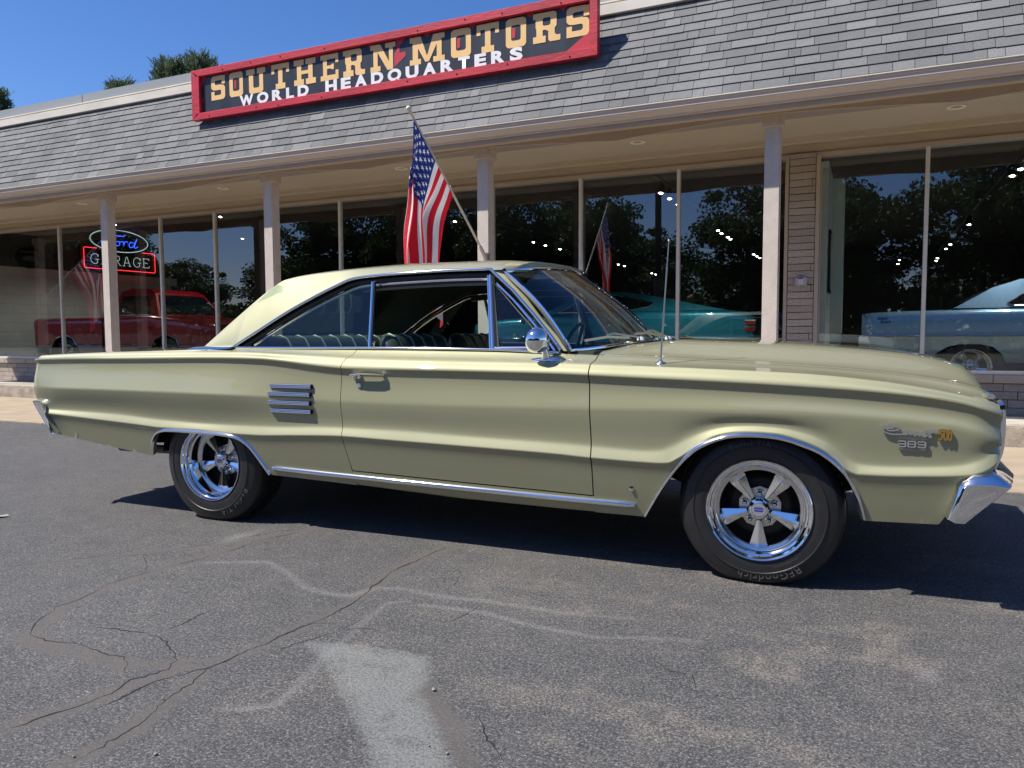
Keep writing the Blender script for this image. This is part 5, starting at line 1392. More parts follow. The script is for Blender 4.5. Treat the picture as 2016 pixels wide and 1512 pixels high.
# ---- wheels
def wheel(parent, cx_, mir, dish, zc, width, R0=.342):
    """dish: how far the spoke face sits behind the outer lip"""
    w = empty('wheel', (cx_, (-W + .05) * (1 if not mir else -1), zc), 0, parent)
    if mir: w.rotation_euler = (0, 0, PI)
    # tyre section, along y (0 = outer sidewall, + inwards)
    prof = [(.208, .020), (.214, .006), (.224, .001), (.240, -.001), (.262, .000), (.264, -.003), (.268, -.003), (.270, .001), (.288, .006), (.300, .012), (.3015, .0125), (.306, .018), (.316, .026), (.3235, .036), (R0 - .003, .052), (R0, .075), (R0, width - .075), (R0 - .003, width - .05), (.316, width - .02), (.28, width), (.215, width - .01)]
    kr = (R0 - .224) / (.330 - .224); prof = [((r if r <= .224 else (r if r >= R0 - .004 else .224 + (r - .224) * kr)), a) for r, a in prof]
    bm = bmesh.new(); rings = lathe(bm, prof, 96)
    def squash(bm_):
        for v in bm_.verts:
            if v.co.z < -zc + .004: v.co.z = -zc + .004 - .0025 * min(1, (-zc + .004 - v.co.z) / .02)
    squash(bm)
    ty = finish('tyre', bm, TYRE, w, 40)
    # tread blocks
    bm = bmesh.new(); NB = 66; r_ = random.Random(3)
    for i in range(NB):
        a0 = 2 * PI * i / NB
        for (ya, yb, ra, sh, wd) in ((.036, .074, R0 - .006, 0, .74), (.080, .112, R0 - .001, .5, .8), (.118, width - .118, R0 - .0005, 0, .8), (width - .112, width - .080, R0 - .001, .5, .8), (width - .074, width - .036, R0 - .006, 0, .74)):
            if yb - ya < .01: continue
            a = a0 + sh * 2 * PI / NB; da = 2 * PI / NB * wd; vs = []
            for (rr_, yy, aa) in ((0, ya, 0), (0, yb, .25), (0, yb, 1), (0, ya, .75)):
                for h in (-.004, .0055):
                    rad = ra + h - (.010 if (yy == ya and ya < .05) or (yy == yb and yb > width - .05) else 0)
                    ang = a + da * aa; vs.append(bm.verts.new((rad * math.cos(ang), yy, rad * math.sin(ang))))
            for f in ((1, 3, 5, 7), (0, 1, 3, 2), (2, 3, 5, 4), (4, 5, 7, 6), (6, 7, 1, 0)):
                bm.faces.new([vs[k] for k in f])
    squash(bm)
    tr_ = finish('tread', bm, TYRE, ty, None); tag(tr_, kind='stuff')
    # raised lettering on the sidewall
    def arc_text(s, mid, rad, size, gapk=1.0, mt=TYRE_L, nm='sidewall_lettering', d=.0022):
        me = text_mesh(s, size, d, .0, 'CENTER', gapk)
        for v in me.vertices:
            th = mid - v.co.x / rad; rr2 = rad + v.co.y; z_ = v.co.z
            v.co = (rr2 * math.sin(th) * -1 if False else rr2 * math.cos(th), -.0035 - z_ + .0045 + .028 * max(0, (rr2 - .272)), rr2 * math.sin(th))
        me.materials.append(mt); return link_mesh(nm, me, ty)
    if mir is False:
        if dish < .07:
            arc_text('BFGoodrich', R(-80), .272, .045, 1.15); arc_text('Radial T/A', R(98), .272, .034, 1.15)
            arc_text('P215/70R15 97S M+S', R(-62), .240, .011, 1.1)
        else:
            arc_text('Radial T/A', R(-50), .276, .045, 1.2); arc_text('BFGoodrich', R(124), .272, .034, 1.15)
    # rim
    rp = [(.200, width * .62), (.186, width * .6), (.186, dish + .020), (.180, dish + .006), (.178, dish + .0), (.1835, dish - .004)]
    if dish > .07: rp += [(.186, dish - .02), (.186, .050), (.194, .040), (.196, .020), (.201, .012), (.206, .009), (.2085, .001), (.212, -.004), (.2155, -.003), (.2165, .004), (.214, .014)]
    else: rp += [(.189, .020), (.1905, .013), (.197, .010), (.200, .003), (.207, .001), (.209, -.005), (.2125, -.007), (.2160, -.004), (.2165, .004), (.214, .014)]
    bm = bmesh.new(); lathe(bm, rp, 96); rim = finish('rim', bm, CHROME, w, 30)
    # inner ring carrying the spokes
    bm = bmesh.new(); lathe(bm, [(.184, dish + .016), (.181, dish - .001), (.176, dish - .003), (.1655, dish + .001), (.1625, dish + .006), (.1625, dish + .03)], 96)
    finish('rim_ring', bm, CHROME_W, rim, 30)
    for k in range(5):
        a = PI / 2 + PI + 2 * PI * k / 5
        ca, sa = math.cos(a), math.sin(a)
        def P(r, t, y): return (r * ca - t * sa, y, r * sa + t * ca)
        # bright wedge: raised centre ridge, flat flanks
        bm = bmesh.new()
        out = [P(.166, -.036, dish + .006), P(.169, 0, dish - .004), P(.166, .036, dish + .006)]
        inn = [P(.052, -.011, dish + .000), P(.050, 0, dish - .006), P(.052, .011, dish + .000)]
        lo = [P(.150, -.0365, dish - .006), P(.150, 0, dish - .0155), P(.150, .0365, dish - .006)]
        rows3 = [inn, lo, out]; vs = [[bm.verts.new(p) for p in r_2] for r_2 in rows3]
        back = [[bm.verts.new((p[0], p[1] + .026, p[2])) for p in r_2] for r_2 in ((inn[0], inn[2]), (lo[0], lo[2]), (out[0], out[2]))]
        for i in range(2):
            for j in range(2): bm.faces.new([vs[i][j], vs[i][j + 1], vs[i + 1][j + 1], vs[i + 1][j]])
            bm.faces.new([vs[i][0], vs[i + 1][0], back[i + 1][0], back[i][0]]); bm.faces.new([vs[i + 1][2], vs[i][2], back[i][1], back[i + 1][1]])
        bmesh.ops.bevel(bm, geom=[e for e in bm.edges if all(abs(v.co.y - dish) < .03 for v in e.verts) and not e.is_boundary], offset=.0022, segments=2, affect='EDGES')
        finish('spoke', bm, CHROME, rim, 22)
        a2 = a + PI / 5; ca, sa = math.cos(a2), math.sin(a2)
        # lug pad and nut between the spokes
        bm = bmesh.new()
        for r0, r1 in ((.050, .088),):
            v1 = [bm.verts.new((r * math.cos(a2 + t), dish + .030, r * math.sin(a2 + t))) for r, t in ((.045, -.5), (.086, -.40), (.090, 0), (.086, .40), (.045, .5))]
            v2 = [bm.verts.new((v.co.x, dish + .05, v.co.z)) for v in v1]
            bm.faces.new(v1)
            for i in range(5): bm.faces.new([v1[i], v1[(i + 1) % 5], v2[(i + 1) % 5], v2[i]])
        finish('lug_pad', bm, STAIN, rim, None)
        bm = bmesh.new(); lathe(bm, [(.001, -.022), (.006, -.021), (.0105, -.014), (.0105, 0), (.016, .001), (.016, .006)], 6 if False else 12, 'Y', (.064 * ca, dish + .026, .064 * sa))
        finish('lug_nut', bm, CHROME, rim, 30)
    bm = bmesh.new(); lathe(bm, [(.046, dish + .03), (.046, dish - .004), (.043, dish - .018), (.038, dish - .026), (.030, dish - .0285), (.029, dish - .0265), (.001, dish - .0265)], 40)
    cap = finish('centre_cap', bm, CHROME, rim, 30)
    bm = bmesh.new(); lathe(bm, [(.001, dish - .0278), (.0265, dish - .0275)], 32); finish('cap_disc', bm, pbr('cap_silver', (.62, .62, .64), .3, .8) if 'cap_silver' not in MATS else MATS['cap_silver'], cap, None)
    bl = pbr('cap_blue', (.02, .04, .38), .3) if 'cap_blue' not in MATS else MATS['cap_blue']
    if not mir:
        bm = bmesh.new(); v = [bm.verts.new((a, dish - .0284, b)) for a, b in ((-.019, -.0045), (-.013, -.009), (.013, -.009), (.019, -.0045), (.017, .001), (.019, .0065), (.012, .010), (-.012, .010), (-.019, .0065), (-.017, .001))]; bm.faces.new(v)
        finish('cap_badge', bm, bl, cap, None)
        me = text_mesh('CRAGAR', .0085, .0003, .0002, 'CENTER', .95)
        for v in me.vertices: v.co = (v.co.x, dish - .0290 - v.co.z, v.co.y - .0025)
        me.materials.append(MATS['cap_silver']); link_mesh('cap_lettering', me, cap)
    # drum / disc behind
    bm = bmesh.new(); lathe(bm, [(.001, dish + .055), (.12, dish + .055), (.135, dish + .07), (.14, dish + .12), (.001, dish + .12)], 40); finish('brake_drum', bm, pbr('cast_iron', (.03, .022, .018), .7) if 'cast_iron' not in MATS else MATS['cast_iron'], w, 30)
    bm = bmesh.new(); lathe(bm, [(.199, width * .6), (.05, width * .63)], 40); finish('rim_back', bm, UNDER, w, None)
    return w
wheel(CAR, -.02, False, .040, .321, .215)
wheel(CAR, -3.02, False, .105, .334, .26, .352)
wheel(CAR, -.02, True, .040, .321, .215)
wheel(CAR, -3.02, True, .105, .334, .26, .352)

NAVY = pbr('blue_black_paint', (.01, .012, .03), .3)
# ---- quarter louvre trims
for i, (z, x0, x1) in enumerate(((.793, -2.535, -2.258), (.751, -2.545, -2.263), (.7045, -2.546, -2.266), (.660, -2.536, -2.262))):
    for mir in (1, -1):
        y = sideY(-2.4, z) * mir
        bm = bmesh.new(); box(bm, x0, x1, min(y - .011 * mir, y + .010 * mir), max(y - .011 * mir, y + .010 * mir), z - .012, z + .012, .004)
        lv = finish('louvre_trim', bm, NAVY, CAR, 40)
        for k in (-1, 0, 1):
            tube_obj('louvre_rib', [(x0 + .006, y - .011 * mir, z + k * .0075), (x1 - .006, y - .011 * mir, z + k * .0075)], .0034, CHROME, lv, 8)
# door handle and lock
for mir in (1, -1):
    y = sideY(-1.9, .862) * mir
    bm = bmesh.new()
    P = [(-2.012, y - .016 * mir, .857), (-2.0, y - .022 * mir, .863), (-1.96, y - .026 * mir, .867), (-1.87, y - .025 * mir, .866), (-1.835, y - .020 * mir, .864), (-1.826, y - .010 * mir, .862), (-1.825, y + .004 * mir, .861)]
    sweep(bm, P, [(-.011, -.004), (.011, -.004), (.011, .002), (.006, .0045), (-.006, .0045), (-.011, .002)])
    box(bm, -2.008, -1.955, min(y + .005 * mir, y - .019 * mir), max(y + .005 * mir, y - .019 * mir), .842, .860, .004)
    hd = finish('door_handle', bm, CHROME, CAR, 40)
    bm = bmesh.new(); box(bm, -1.992, -1.972, min(y - .0195 * mir, y - .024 * mir), max(y - .0195 * mir, y - .024 * mir), .843, .857, .002); finish('push_button', bm, CHROME_W, hd)
    y = sideY(-1.971, .806) * mir
    bm = bmesh.new(); lathe(bm, [(.001, -.010), (.007, -.010), (.0125, -.006), (.0135, .004)], 20, 'Y', (-1.971, 0, .806))
    for v in bm.verts: v.co.y = y + v.co.y * mir
    finish('door_lock', bm, CHROME, CAR)
# door mirror, near side only
mb = Vector((-1.0, -W + .075, .945))
bm = bmesh.new(); lathe(bm, [(.001, .012), (.03, .011), (.05, .006), (.058, 0), (.058, -.006)], 24, 'Z', (0, 0, 0)); bm.transform(Matrix.Translation((-.985, -W + .085, .944)) @ Matrix.Diagonal((1.35, .5, 1, 1)))
sweep(bm, [(-.985, -W + .085, .95), (-.982, -W + .07, .985), (-.985, -W + .045, 1.02)], circ(.016, 8), scale=[1.5, 1.0, .8])
mr_ = finish('mirror_stalk', bm, CHROME, CAR, 50)
bm = bmesh.new(); lathe(bm, [(.001, .052), (.022, .050), (.042, .040), (.056, .022), (.060, .0), (.060, -.018), (.057, -.022), (.055, -.016), (.001, -.016)], 32, 'X', (0, 0, 0))
bm.transform(Matrix.Translation((-1.005, -W + .028, 1.035)) @ Matrix.Rotation(R(-22), 4, 'Z') @ Matrix.Rotation(R(10), 4, 'Y')); finish('door_mirror', bm, CHROME, CAR, 40)
# aerial
bm = bmesh.new(); lathe(bm, [(.001, .020), (.008, .018), (.010, .008), (.022, .004), (.026, -.002)], 20, 'Z', (-.452, -W + .118, .933))
sweep(bm, [(-.452, -W + .118, .945), (-.440, -W + .118, 1.16)], circ(.0042, 8)); sweep(bm, [(-.440, -W + .118, 1.16), (-.428, -W + .118, 1.36)], circ(.0032, 8)); sweep(bm, [(-.428, -W + .118, 1.36), (-.421, -W + .118, 1.468)], circ(.0022, 8))
bmesh.ops.create_icosphere(bm, subdivisions=2, radius=.0055, matrix=Matrix.Translation((-.421, -W + .118, 1.472)))
finish('aerial', bm, STAIN, CAR, 50)
# wipers
for (px, po, tx, to) in ((-.660, .62, -.862, .23), (-.615, 1.10, -.72, .66)):
    a = Vector((px, -W + po, 1.045)); t = ws_pt(to if to < .9 else .9, .06) if to < .955 else Vector((tx, -W + to, 1.03)); t = Vector(t) + Vector((.012, 0, .016))
    mid = a.lerp(t, .5) + Vector((.0, 0, .028))
    tube_obj('wiper_arm', [a, mid, a.lerp(t, .62) + Vector((0, 0, .022))], .0055, STAIN, CAR, 6)
    d = (t - a).normalized(); c = a.lerp(t, .60)
    bm = bmesh.new(); sweep(bm, [c - d * .16 + Vector((0, 0, .004)), c + Vector((0, 0, .014)), c + d * .17 + Vector((0, 0, .002))], [(-.002, -.008), (.002, -.008), (.004, .004), (-.004, .004)]); finish('wiper_blade', bm, STAIN, CAR)
    bm = bmesh.new(); lathe(bm, [(.001, .02), (.016, .018), (.022, .0)], 16, 'Z', (px, -W + po, 1.03)); finish('wiper_pivot', bm, AMBER, CAR)

# ---- script badge: bent wire letters, gold numerals, block numerals
def wire(name, strokes, r, m, parent, ox, oz, sc, x_ref):
    bm = bmesh.new()
    for s in strokes:
        n = len(s); tt = np.arange(n)
        if n > 2:
            fx_, fz_ = pchip(tt, [p[0] for p in s]), pchip(tt, [p[1] for p in s]); u = np.linspace(0, n - 1, n * 4)
            s = [(float(fx_(a)), float(fz_(a))) for a in u]
        sweep(bm, [(ox + a * sc, sideY(ox + a * sc, oz + b_ * sc, .007), oz + b_ * sc) for a, b_ in s], [(-r * .8, -r), (r * .8, -r), (r, r), (-r, r)], up=(0, -1, 0))
    return finish(name, bm, m, parent, 40)
ell = lambda cx, cz, a, b_, t0, t1, n=14: [(cx + a * math.cos(t), cz + b_ * math.sin(t)) for t in np.linspace(t0, t1, n)]
# the badge spans x .438-.64, units: metres/0.2 -> 0..1
C_ = ell(.17, .0, .155, .085, R(-25), R(340), 22) + [(.12, .045), (.08, .022), (.10, .005), (.2, -.008)]
C_ = [(.34, -.085), (.22, -.092), (.09, -.07), (.015, -.02), (.02, .04), (.08, .082), (.18, .09), (.27, .07), (.30, .04), (.26, .0), (.18, -.02), (.10, -.015), (.085, .012), (.14, .03), (.21, .022)]
rest_ = [(.34, -.085), (.40, -.06), (.43, -.03), (.41, -.01), (.375, -.03), (.38, -.075), (.42, -.085), (.455, -.06), (.475, -.02), (.49, -.05), (.495, -.09), (.51, -.045), (.54, -.03), (.56, -.05), (.575, -.035), (.60, -.03), (.605, -.06), (.58, -.10), (.555, -.08), (.57, -.04), (.61, -.06), (.635, -.04), (.64, -.10), (.655, -.05), (.68, -.045), (.685, -.09), (.70, -.10), (.725, -.07), (.75, -.05), (.735, -.03), (.715, -.06), (.73, -.11), (.76, -.10), (.79, -.06), (.80, -.02)]
t_ = [[(.86, .02), (.83, -.06), (.81, -.11), (.83, -.12), (.86, -.09)], [(.72, -.0), (.80, .01), (.90, .005), (.99, .01)]]
bdg = wire('script_badge', [C_, rest_] + t_, .0030, CHROME, CAR, .438, .692, .2, 0)
g5 = [[(1.06, .03), (.985, .03), (.975, -.04), (1.01, -.035), (1.03, -.07), (1.015, -.13), (.985, -.16), (.97, -.13)], ell(1.085, -.065, .027, .095, 0, 2 * PI, 14), ell(1.155, -.065, .027, .095, 0, 2 * PI, 14)]
wire('gold_numerals', g5, .0034, GOLD, CAR, .438, .692, .2, 0)
def block_digits(x, z, s=.0215):
    bm = bmesh.new()
    for i, dgt in enumerate('383'):
        ox = x + i * .034
        segs = [((0, 0), (1, 0)), ((0, .5), (1, .5)), ((0, 1), (1, 1)), ((1, 0), (1, 1))] + ([((0, 0), (0, 1))] if dgt == '8' else [((0, 0), (0, .18)), ((0, .82), (0, 1))])
        for a, b_ in segs:
            pa = (ox + a[0] * .025, z + a[1] * s); pb = (ox + b_[0] * .025, z + b_[1] * s)
            sweep(bm, [(p[0], sideY(p[0], p[1], .007), p[1]) for p in (pa, pb)], [(-.003, -.0035), (.003, -.0035), (.003, .0035), (-.003, .0035)], up=(0, -1, 0))
    return finish('engine_numerals', bm, CHROME, CAR, None)
block_digits(.496, .627)
bm = bmesh.new(); box(bm, .500, .590, sideY(.54, .618) - .006, sideY(.54, .618) + .004, .6130, .6215, .0015); pl_ = finish('engine_plate', bm, STAIN, CAR)
me = text_mesh('FOUR BARREL', .0085, .0002, .0, 'CENTER', 1.0)
for v in me.vertices: v.co = (v.co.x * 1.15 + .545, sideY(.54, .618) - .0064 - v.co.z, v.co.y + .6145)
me.materials.append(BLACKM); link_mesh('plate_lettering', me, pl_)
# small star badge ahead of the door
y = sideY(-.559, .376); bm = bmesh.new()
v = [bm.verts.new((-.559 + .013 * math.sin(2 * PI * i / 5), y - .004, .376 + .013 * math.cos(2 * PI * i / 5))) for i in range(5)]; c = bm.verts.new((-.559, y - .007, .376))
for i in range(5): bm.faces.new([v[i], v[(i + 1) % 5], c])
finish('star_badge', bm, CHROME, CAR, None)
# ---- front end: bright edge, grille, lamps, bumper
for mir in (1, -1):
    P = []
    for z in np.linspace(.555, .812, 24):
        x = float(frontedge(z)) + .003; P.append((x, mir * (-W + .060 + .012 * (z > .79)), z))
    bm = bmesh.new(); sweep(bm, P, [(-.009, -.010), (.007, -.010), (.009, .0), (.006, .007), (-.009, .007)], up=(1, 0, 0)); finish('headlamp_bezel_edge', bm, CHROME, CAR, 40)
bm = bmesh.new(); box(bm, .70, .80, -.88, .88, .50, .80); finish('grille_shell', bm, BLACKM, CAR, None)
for k in range(14):
    z = .575 + k * .0165; bm = bmesh.new(); box(bm, .80, .818, -.52, .52, z, z + .007); finish('grille_bar', bm, CHROME, CAR, None)
for s in (-1, 1):
    for yy in (.62, .80):
        bm = bmesh.new(); lathe(bm, [(.088, 0), (.088, .035), (.074, .030), (.070, .022), (.03, .034), (.001, .037)], 32, 'X', (.80, s * yy, .685)); finish('headlamp', bm, CHROME, CAR, 30)
bm = bmesh.new(); box(bm, .795, .822, -.90, .90, .815, .832, .004); box(bm, .795, .822, -.90, .90, .545, .562, .004); finish('grille_surround', bm, CHROME, CAR)
for i in range(5):
    bm = bmesh.new(); box(bm, .775 - i * .0 + .0, .815, -.20 + i * .0, .20, .905 - i * .006 + 0, .910 - i * .006, .002)
    if i == 0: bm.transform(Matrix.Translation((0, 0, .008)))
    finish('hood_nose_trim', bm, CHROME, CAR)
def bumper(name, secs, m=CHROME):
    """secs: list of (y, [(x,z)...]) cross sections, mirrored across the car"""
    S = secs + [(-y, p) for y, p in secs[::-1]]
    V = []; F = []; n = len(S[0][1])
    for y, p in S: V += [(x, y, z) for x, z in p]
    for i in range(len(S) - 1):
        for j in range(n): F.append((i * n + j, i * n + (j + 1) % n, (i + 1) * n + (j + 1) % n, (i + 1) * n + j))
    F += [tuple(range(n)), tuple(range((len(S) - 1) * n, len(S) * n))]
    return pydata(name, V, F, m, CAR, 35, recalc=True)
fe = [(.700, .385), (.712, .372), (.735, .372), (.822, .450), (.868, .494), (.872, .503), (.838, .532), (.812, .548), (.76, .541), (.74, .515), (.73, .497)]
def shr(p, k, c=(.78, .47)): return [(c[0] + (x - c[0]) * k, c[1] + (z - c[1]) * k) for x, z in p]
b0_ = [(.672, .362), (.692, .350), (.724, .350), (.820, .449), (.862, .491), (.864, .497), (.838, .501), (.812, .503), (.765, .502), (.728, .494), (.708, .480)]
b1_ = [(.668, .360), (.690, .347), (.726, .347), (.822, .447), (.868, .493), (.872, .503), (.846, .514), (.815, .520), (.757, .517), (.722, .504), (.703, .487)]
b2_ = [(.668, .360), (.690, .347), (.726, .347), (.822, .447), (.868, .493), (.874, .503), (.848, .526), (.816, .539), (.750, .533), (.716, .511), (.700, .491)]
fo = [(.668, .360), (.690, .347), (.726, .347), (.822, .447), (.868, .493), (.872, .503), (.838, .534), (.812, .549), (.745, .541), (.714, .515), (.699, .495)]
bumper('front_bumper', [(-.981, shr(b0_, .975)), (-.980, b0_), (-.973, b1_), (-.955, b2_), (-.925, fo), (-.88, [(x + .02, z) for x, z in fe]), (-.70, [(x + .055, z) for x, z in fe]), (-.3, [(x + .075, z) for x, z in fe]), (-.01, [(x + .08, z) for x, z in fe])])
ro = [(-4.388, .655), (-4.35, .654), (-4.300, .636), (-4.290, .600), (-4.275, .565), (-4.197, .462), (-4.205, .455), (-4.226, .455), (-4.275, .51), (-4.335, .583), (-4.37, .625)]
_ro = [(-4.388, .655), (-4.352, .658), (-4.298, .645), (-4.290, .620), (-4.296, .60), (-4.270, .575), (-4.190, .468), (-4.186, .456), (-4.222, .452), (-4.262, .490), (-4.335, .60), (-4.372, .628)]
bumper('rear_bumper', [(-.970, shr(ro, .96, (-4.3, .56))), (-.972, ro), (-.90, [(x - .02, z) for x, z in ro]), (-.5, [(x - .05, z) for x, z in ro]), (-.01, [(x - .06, z) for x, z in ro])])
# tail panel
bm = bmesh.new(); box(bm, -4.398, -4.33, -.90, .90, .60, .94, .01); finish('tail_panel', bm, PAINT, CAR)
for s in (-1, 1):
    bm = bmesh.new(); box(bm, -4.408, -4.39, s * .62 - .23, s * .62 + .23, .72, .86, .01); finish('tail_lamp', bm, REDLENS, CAR)
bm = bmesh.new(); box(bm, -4.30, -4.1, -.86, .86, .47, .62); finish('rear_valance', bm, UNDER, CAR, None)
# leaf spring shackle and exhaust hint behind the rear wheel
bm = bmesh.new(); sweep(bm, [(-3.40, -.62, .42), (-3.2, -.60, .40), (-2.9, -.6, .36)], circ(.025, 8)); sweep(bm, [(-4.25, -.45, .30), (-3.3, -.45, .31), (-2.0, -.42, .27), (-1.0, -.35, .27)], circ(.028, 10)); finish('exhaust_pipe', bm, pbr('dull_steel', (.10, .10, .10), .5, .8), CAR)
for yy in (-.55, .55): 
    bm = bmesh.new(); lathe(bm, [(.04, -.5), (.04, .5)], 12, 'Y', (-3.01, 0, .33))
finish('rear_axle', bm, UNDER, CAR)
# ------------------------------------------------------------------ behind the shop glass
def emis(name, col, s):
    return pbr(name, (0.02, 0.02, 0.02), .5, emit=col, emit_s=s)
NW, NB, NR = emis('neon_white', (.55, .80, .78), .75), emis('neon_blue', (.03, .10, 1.0), 2.6), emis('neon_red', (1.0, .035, .05), 1.8)
NX = -16.70
neon = empty('neon_sign', (-16.78, 13.1, 2.6)); NO = Vector((-16.78, 13.1, 2.6))
neon.scale = (1.06, 1.06, 1.06); neon.location = (-17.77, 13.886, 2.692)
tag(neon, 'lit neon sign with blue script in a white oval over a red outlined GARAGE board', 'neon sign')
def nt(name, pts, m, r=.008, closed=False, par=None, sm_=True):
    if sm_ and len(pts) > 2:
        if closed: pts = pts + pts[:1]
        u = np.linspace(0, len(pts) - 1, (len(pts) - 1) * 4 + 1); fy = pchip(range(len(pts)), [p[0] for p in pts]); fz = pchip(range(len(pts)), [p[1] for p in pts])
        q = [(float(fy(a)), float(fz(a))) for a in u]
        if closed: q = q[:-1]
    else: q = pts
    return tube_obj(name, [(NX - NO.x + .0, a - NO.y, b_ - NO.z) for a, b_ in q], r * .75, m, par or neon, 6, closed, up=(1, 0, 0))
bm = bmesh.new(); box(bm, 0.0, .05, 12.14 - 13.1, 14.20 - 13.1, .0, .53, .004); bk = finish('board', bm, pbr('dark_red_board', (.05, .002, .006), .4), neon)
bm = bmesh.new()
for i in range(40): pass
sweep(bm, [(0, 0, 0), (.055, 0, 0)], [(.86 * math.cos(a), .31 * math.sin(a)) for a in np.linspace(0, 2 * PI, 41)[:-1]], up=(0, 0, 1)); bm.transform(Matrix.Translation((0, 13.17 - 13.1, 3.33 - 2.6)))
finish('oval_board', bm, pbr('black_acrylic', (.006, .007, .012), .12), neon, None)
nt('oval_tube', [(13.17 + .80 * math.cos(a), 3.335 + .262 * math.sin(a)) for a in np.linspace(0, 2 * PI, 49)[:-1]], NW, .011, True, sm_=False)
nt('oval_tube_inner', [(13.17 + .77 * math.cos(a), 3.335 + .24 * math.sin(a)) for a in np.linspace(0, 2 * PI, 49)[:-1]], pbr('unlit_tube', (.35, .4, .4), .3), .006, True, sm_=False)
nt('red_outline', [(12.54, 3.112), (12.22, 3.109), (12.20, 3.09), (12.20, 2.65), (12.22, 2.632), (14.15, 2.632), (14.165, 2.65), (14.165, 3.09), (14.15, 3.112), (13.80, 3.110)], NR, .011, sm_=False)
# script word: F o r d
nt('script', [(12.72, 3.24), (12.66, 3.27), (12.68, 3.32), (12.76, 3.34), (12.84, 3.30), (12.88, 3.22), (12.92, 3.32), (12.98, 3.42), (13.05, 3.47)], NB, .010)
nt('script', [(12.74, 3.43), (12.80, 3.47), (12.95, 3.475), (13.12, 3.46), (13.25, 3.465), (13.33, 3.50)], NB, .010)
nt('script', [(12.84, 3.36), (12.95, 3.37), (13.02, 3.36)], NB, .009)
nt('script', [(13.12, 3.33), (13.05, 3.30), (13.05, 3.24), (13.11, 3.22), (13.16, 3.26), (13.15, 3.32), (13.11, 3.33), (13.18, 3.32), (13.25, 3.34), (13.28, 3.24)], NB, .009)
nt('script', [(13.27, 3.25), (13.31, 3.33), (13.36, 3.35), (13.39, 3.32)], NB, .009)
nt('script', [(13.55, 3.33), (13.48, 3.34), (13.42, 3.27), (13.46, 3.21), (13.53, 3.23), (13.62, 3.38), (13.66, 3.44), (13.60, 3.32), (13.57, 3.24), (13.61, 3.21), (13.68, 3.25)], NB, .010)
# GARAGE in single-stroke outline letters with little serifs
def gl(ch, x, w=.205, z0=2.745, h=.225):
    S = {'G': [[(.95, .78), (.80, .97), (.5, 1.02), (.2, .9), (.02, .6), (.02, .38), (.2, .08), (.5, -.02), (.78, .06), (.85, .2), (.85, .46)], [(.6, .46), (1.05, .46)], [(.95, .7), (.95, 1.0)]],
         'A': [[(.08, 0), (.44, 1), (.56, 1), (.92, 0)], [(.22, .34), (.78, .34)], [(-.05, 0), (.24, 0)], [(.76, 0), (1.05, 0)]],
         'R': [[(.12, 0), (.12, 1)], [(.0, 1), (.55, 1), (.82, .88), (.82, .62), (.55, .5), (.14, .5)], [(.5, .5), (.88, 0), (1.02, 0)], [(0, 0), (.28, 0)]],
         'E': [[(.15, 0), (.15, 1)], [(.0, 1), (.9, 1), (.9, .8)], [(.15, .53), (.65, .53), (.65, .42)], [(.0, 0), (.9, 0), (.95, .2)]]}
    for s in S[ch]:
        nt('letter_tube', [(x + a * w, z0 + b_ * h) for a, b_ in s], NW, .0065, sm_=(len(s) > 5))
for ch, x in zip('GARAGE', (12.37, 12.66, 12.97, 13.24, 13.53, 13.80)): gl(ch, x)
plq = empty('oval_plaque', (-16.79, 10.97, 2.75)); plq.scale = (1.06, 1.06, 1.06); plq.location = (-17.79, 11.63, 2.85)
tag(plq, 'dark oval picture plaque of a car on the wall left of the neon sign', 'plaque')
bm = bmesh.new(); sweep(bm, [(0, 0, 0), (.035, 0, 0)], [(.32 * math.cos(a), .23 * math.sin(a)) for a in np.linspace(0, 2 * PI, 41)[:-1]]); finish('plate', bm, pbr('plaque_black', (.01, .01, .01), .25), plq, None)
bm = bmesh.new(); prism(bm, [(-.2, -.06), (-.15, .0), (-.02, .04), (.12, .03), (.22, -.03), (.2, -.08)], .006, (.036, 0, 0), (0, 1, 0), (0, 0, 1), (1, 0, 0)); finish('car_picture', bm, pbr('plaque_grey', (.10, .11, .11), .4), plq, None)
bm = bmesh.new(); prism(bm, [(-.22, .10), (.2, .12), (.2, .16), (-.22, .14)], .006, (.036, 0, 0), (0, 1, 0), (0, 0, 1), (1, 0, 0)); finish('banner', bm, pbr('plaque_rust', (.14, .03, .01), .4), plq, None)

# ceiling spotlights on tracks
SPOTL = emis('spotlight_glow', (1.0, .97, .90), 25)
SPC = pbr('black_lamp_housing', (.01, .01, .01), .4)
def spot(label, x, y, z=3.116):
    e = empty('spotlight', (x, y, z))
    tag(e, label, 'spotlight', 'lit ceiling spotlights in the showroom')
    bm = bmesh.new(); lathe(bm, [(.001, .16), (.03, .16), (.055, .10), (.062, .0), (.058, .0), (.05, .02)], 14, 'Z'); sweep(bm, [(0, 0, .16), (0, 0, .20)], circ(.012, 6)); bm.transform(Matrix.Rotation(R(-12), 4, 'X')); finish('housing', bm, SPC, e, 40)
    bm = bmesh.new(); lathe(bm, [(.0008, -.012), (.018, -.008), (.032, .002)], 14, 'Z'); bm.transform(Matrix.Rotation(R(-12), 4, 'X')); finish('lamp', bm, SPOTL, e, None)
ordn = ['nearest', 'second', 'third', 'fourth', 'fifth', 'sixth', 'seventh', 'eighth', 'ninth', 'tenth', 'eleventh', 'farthest']
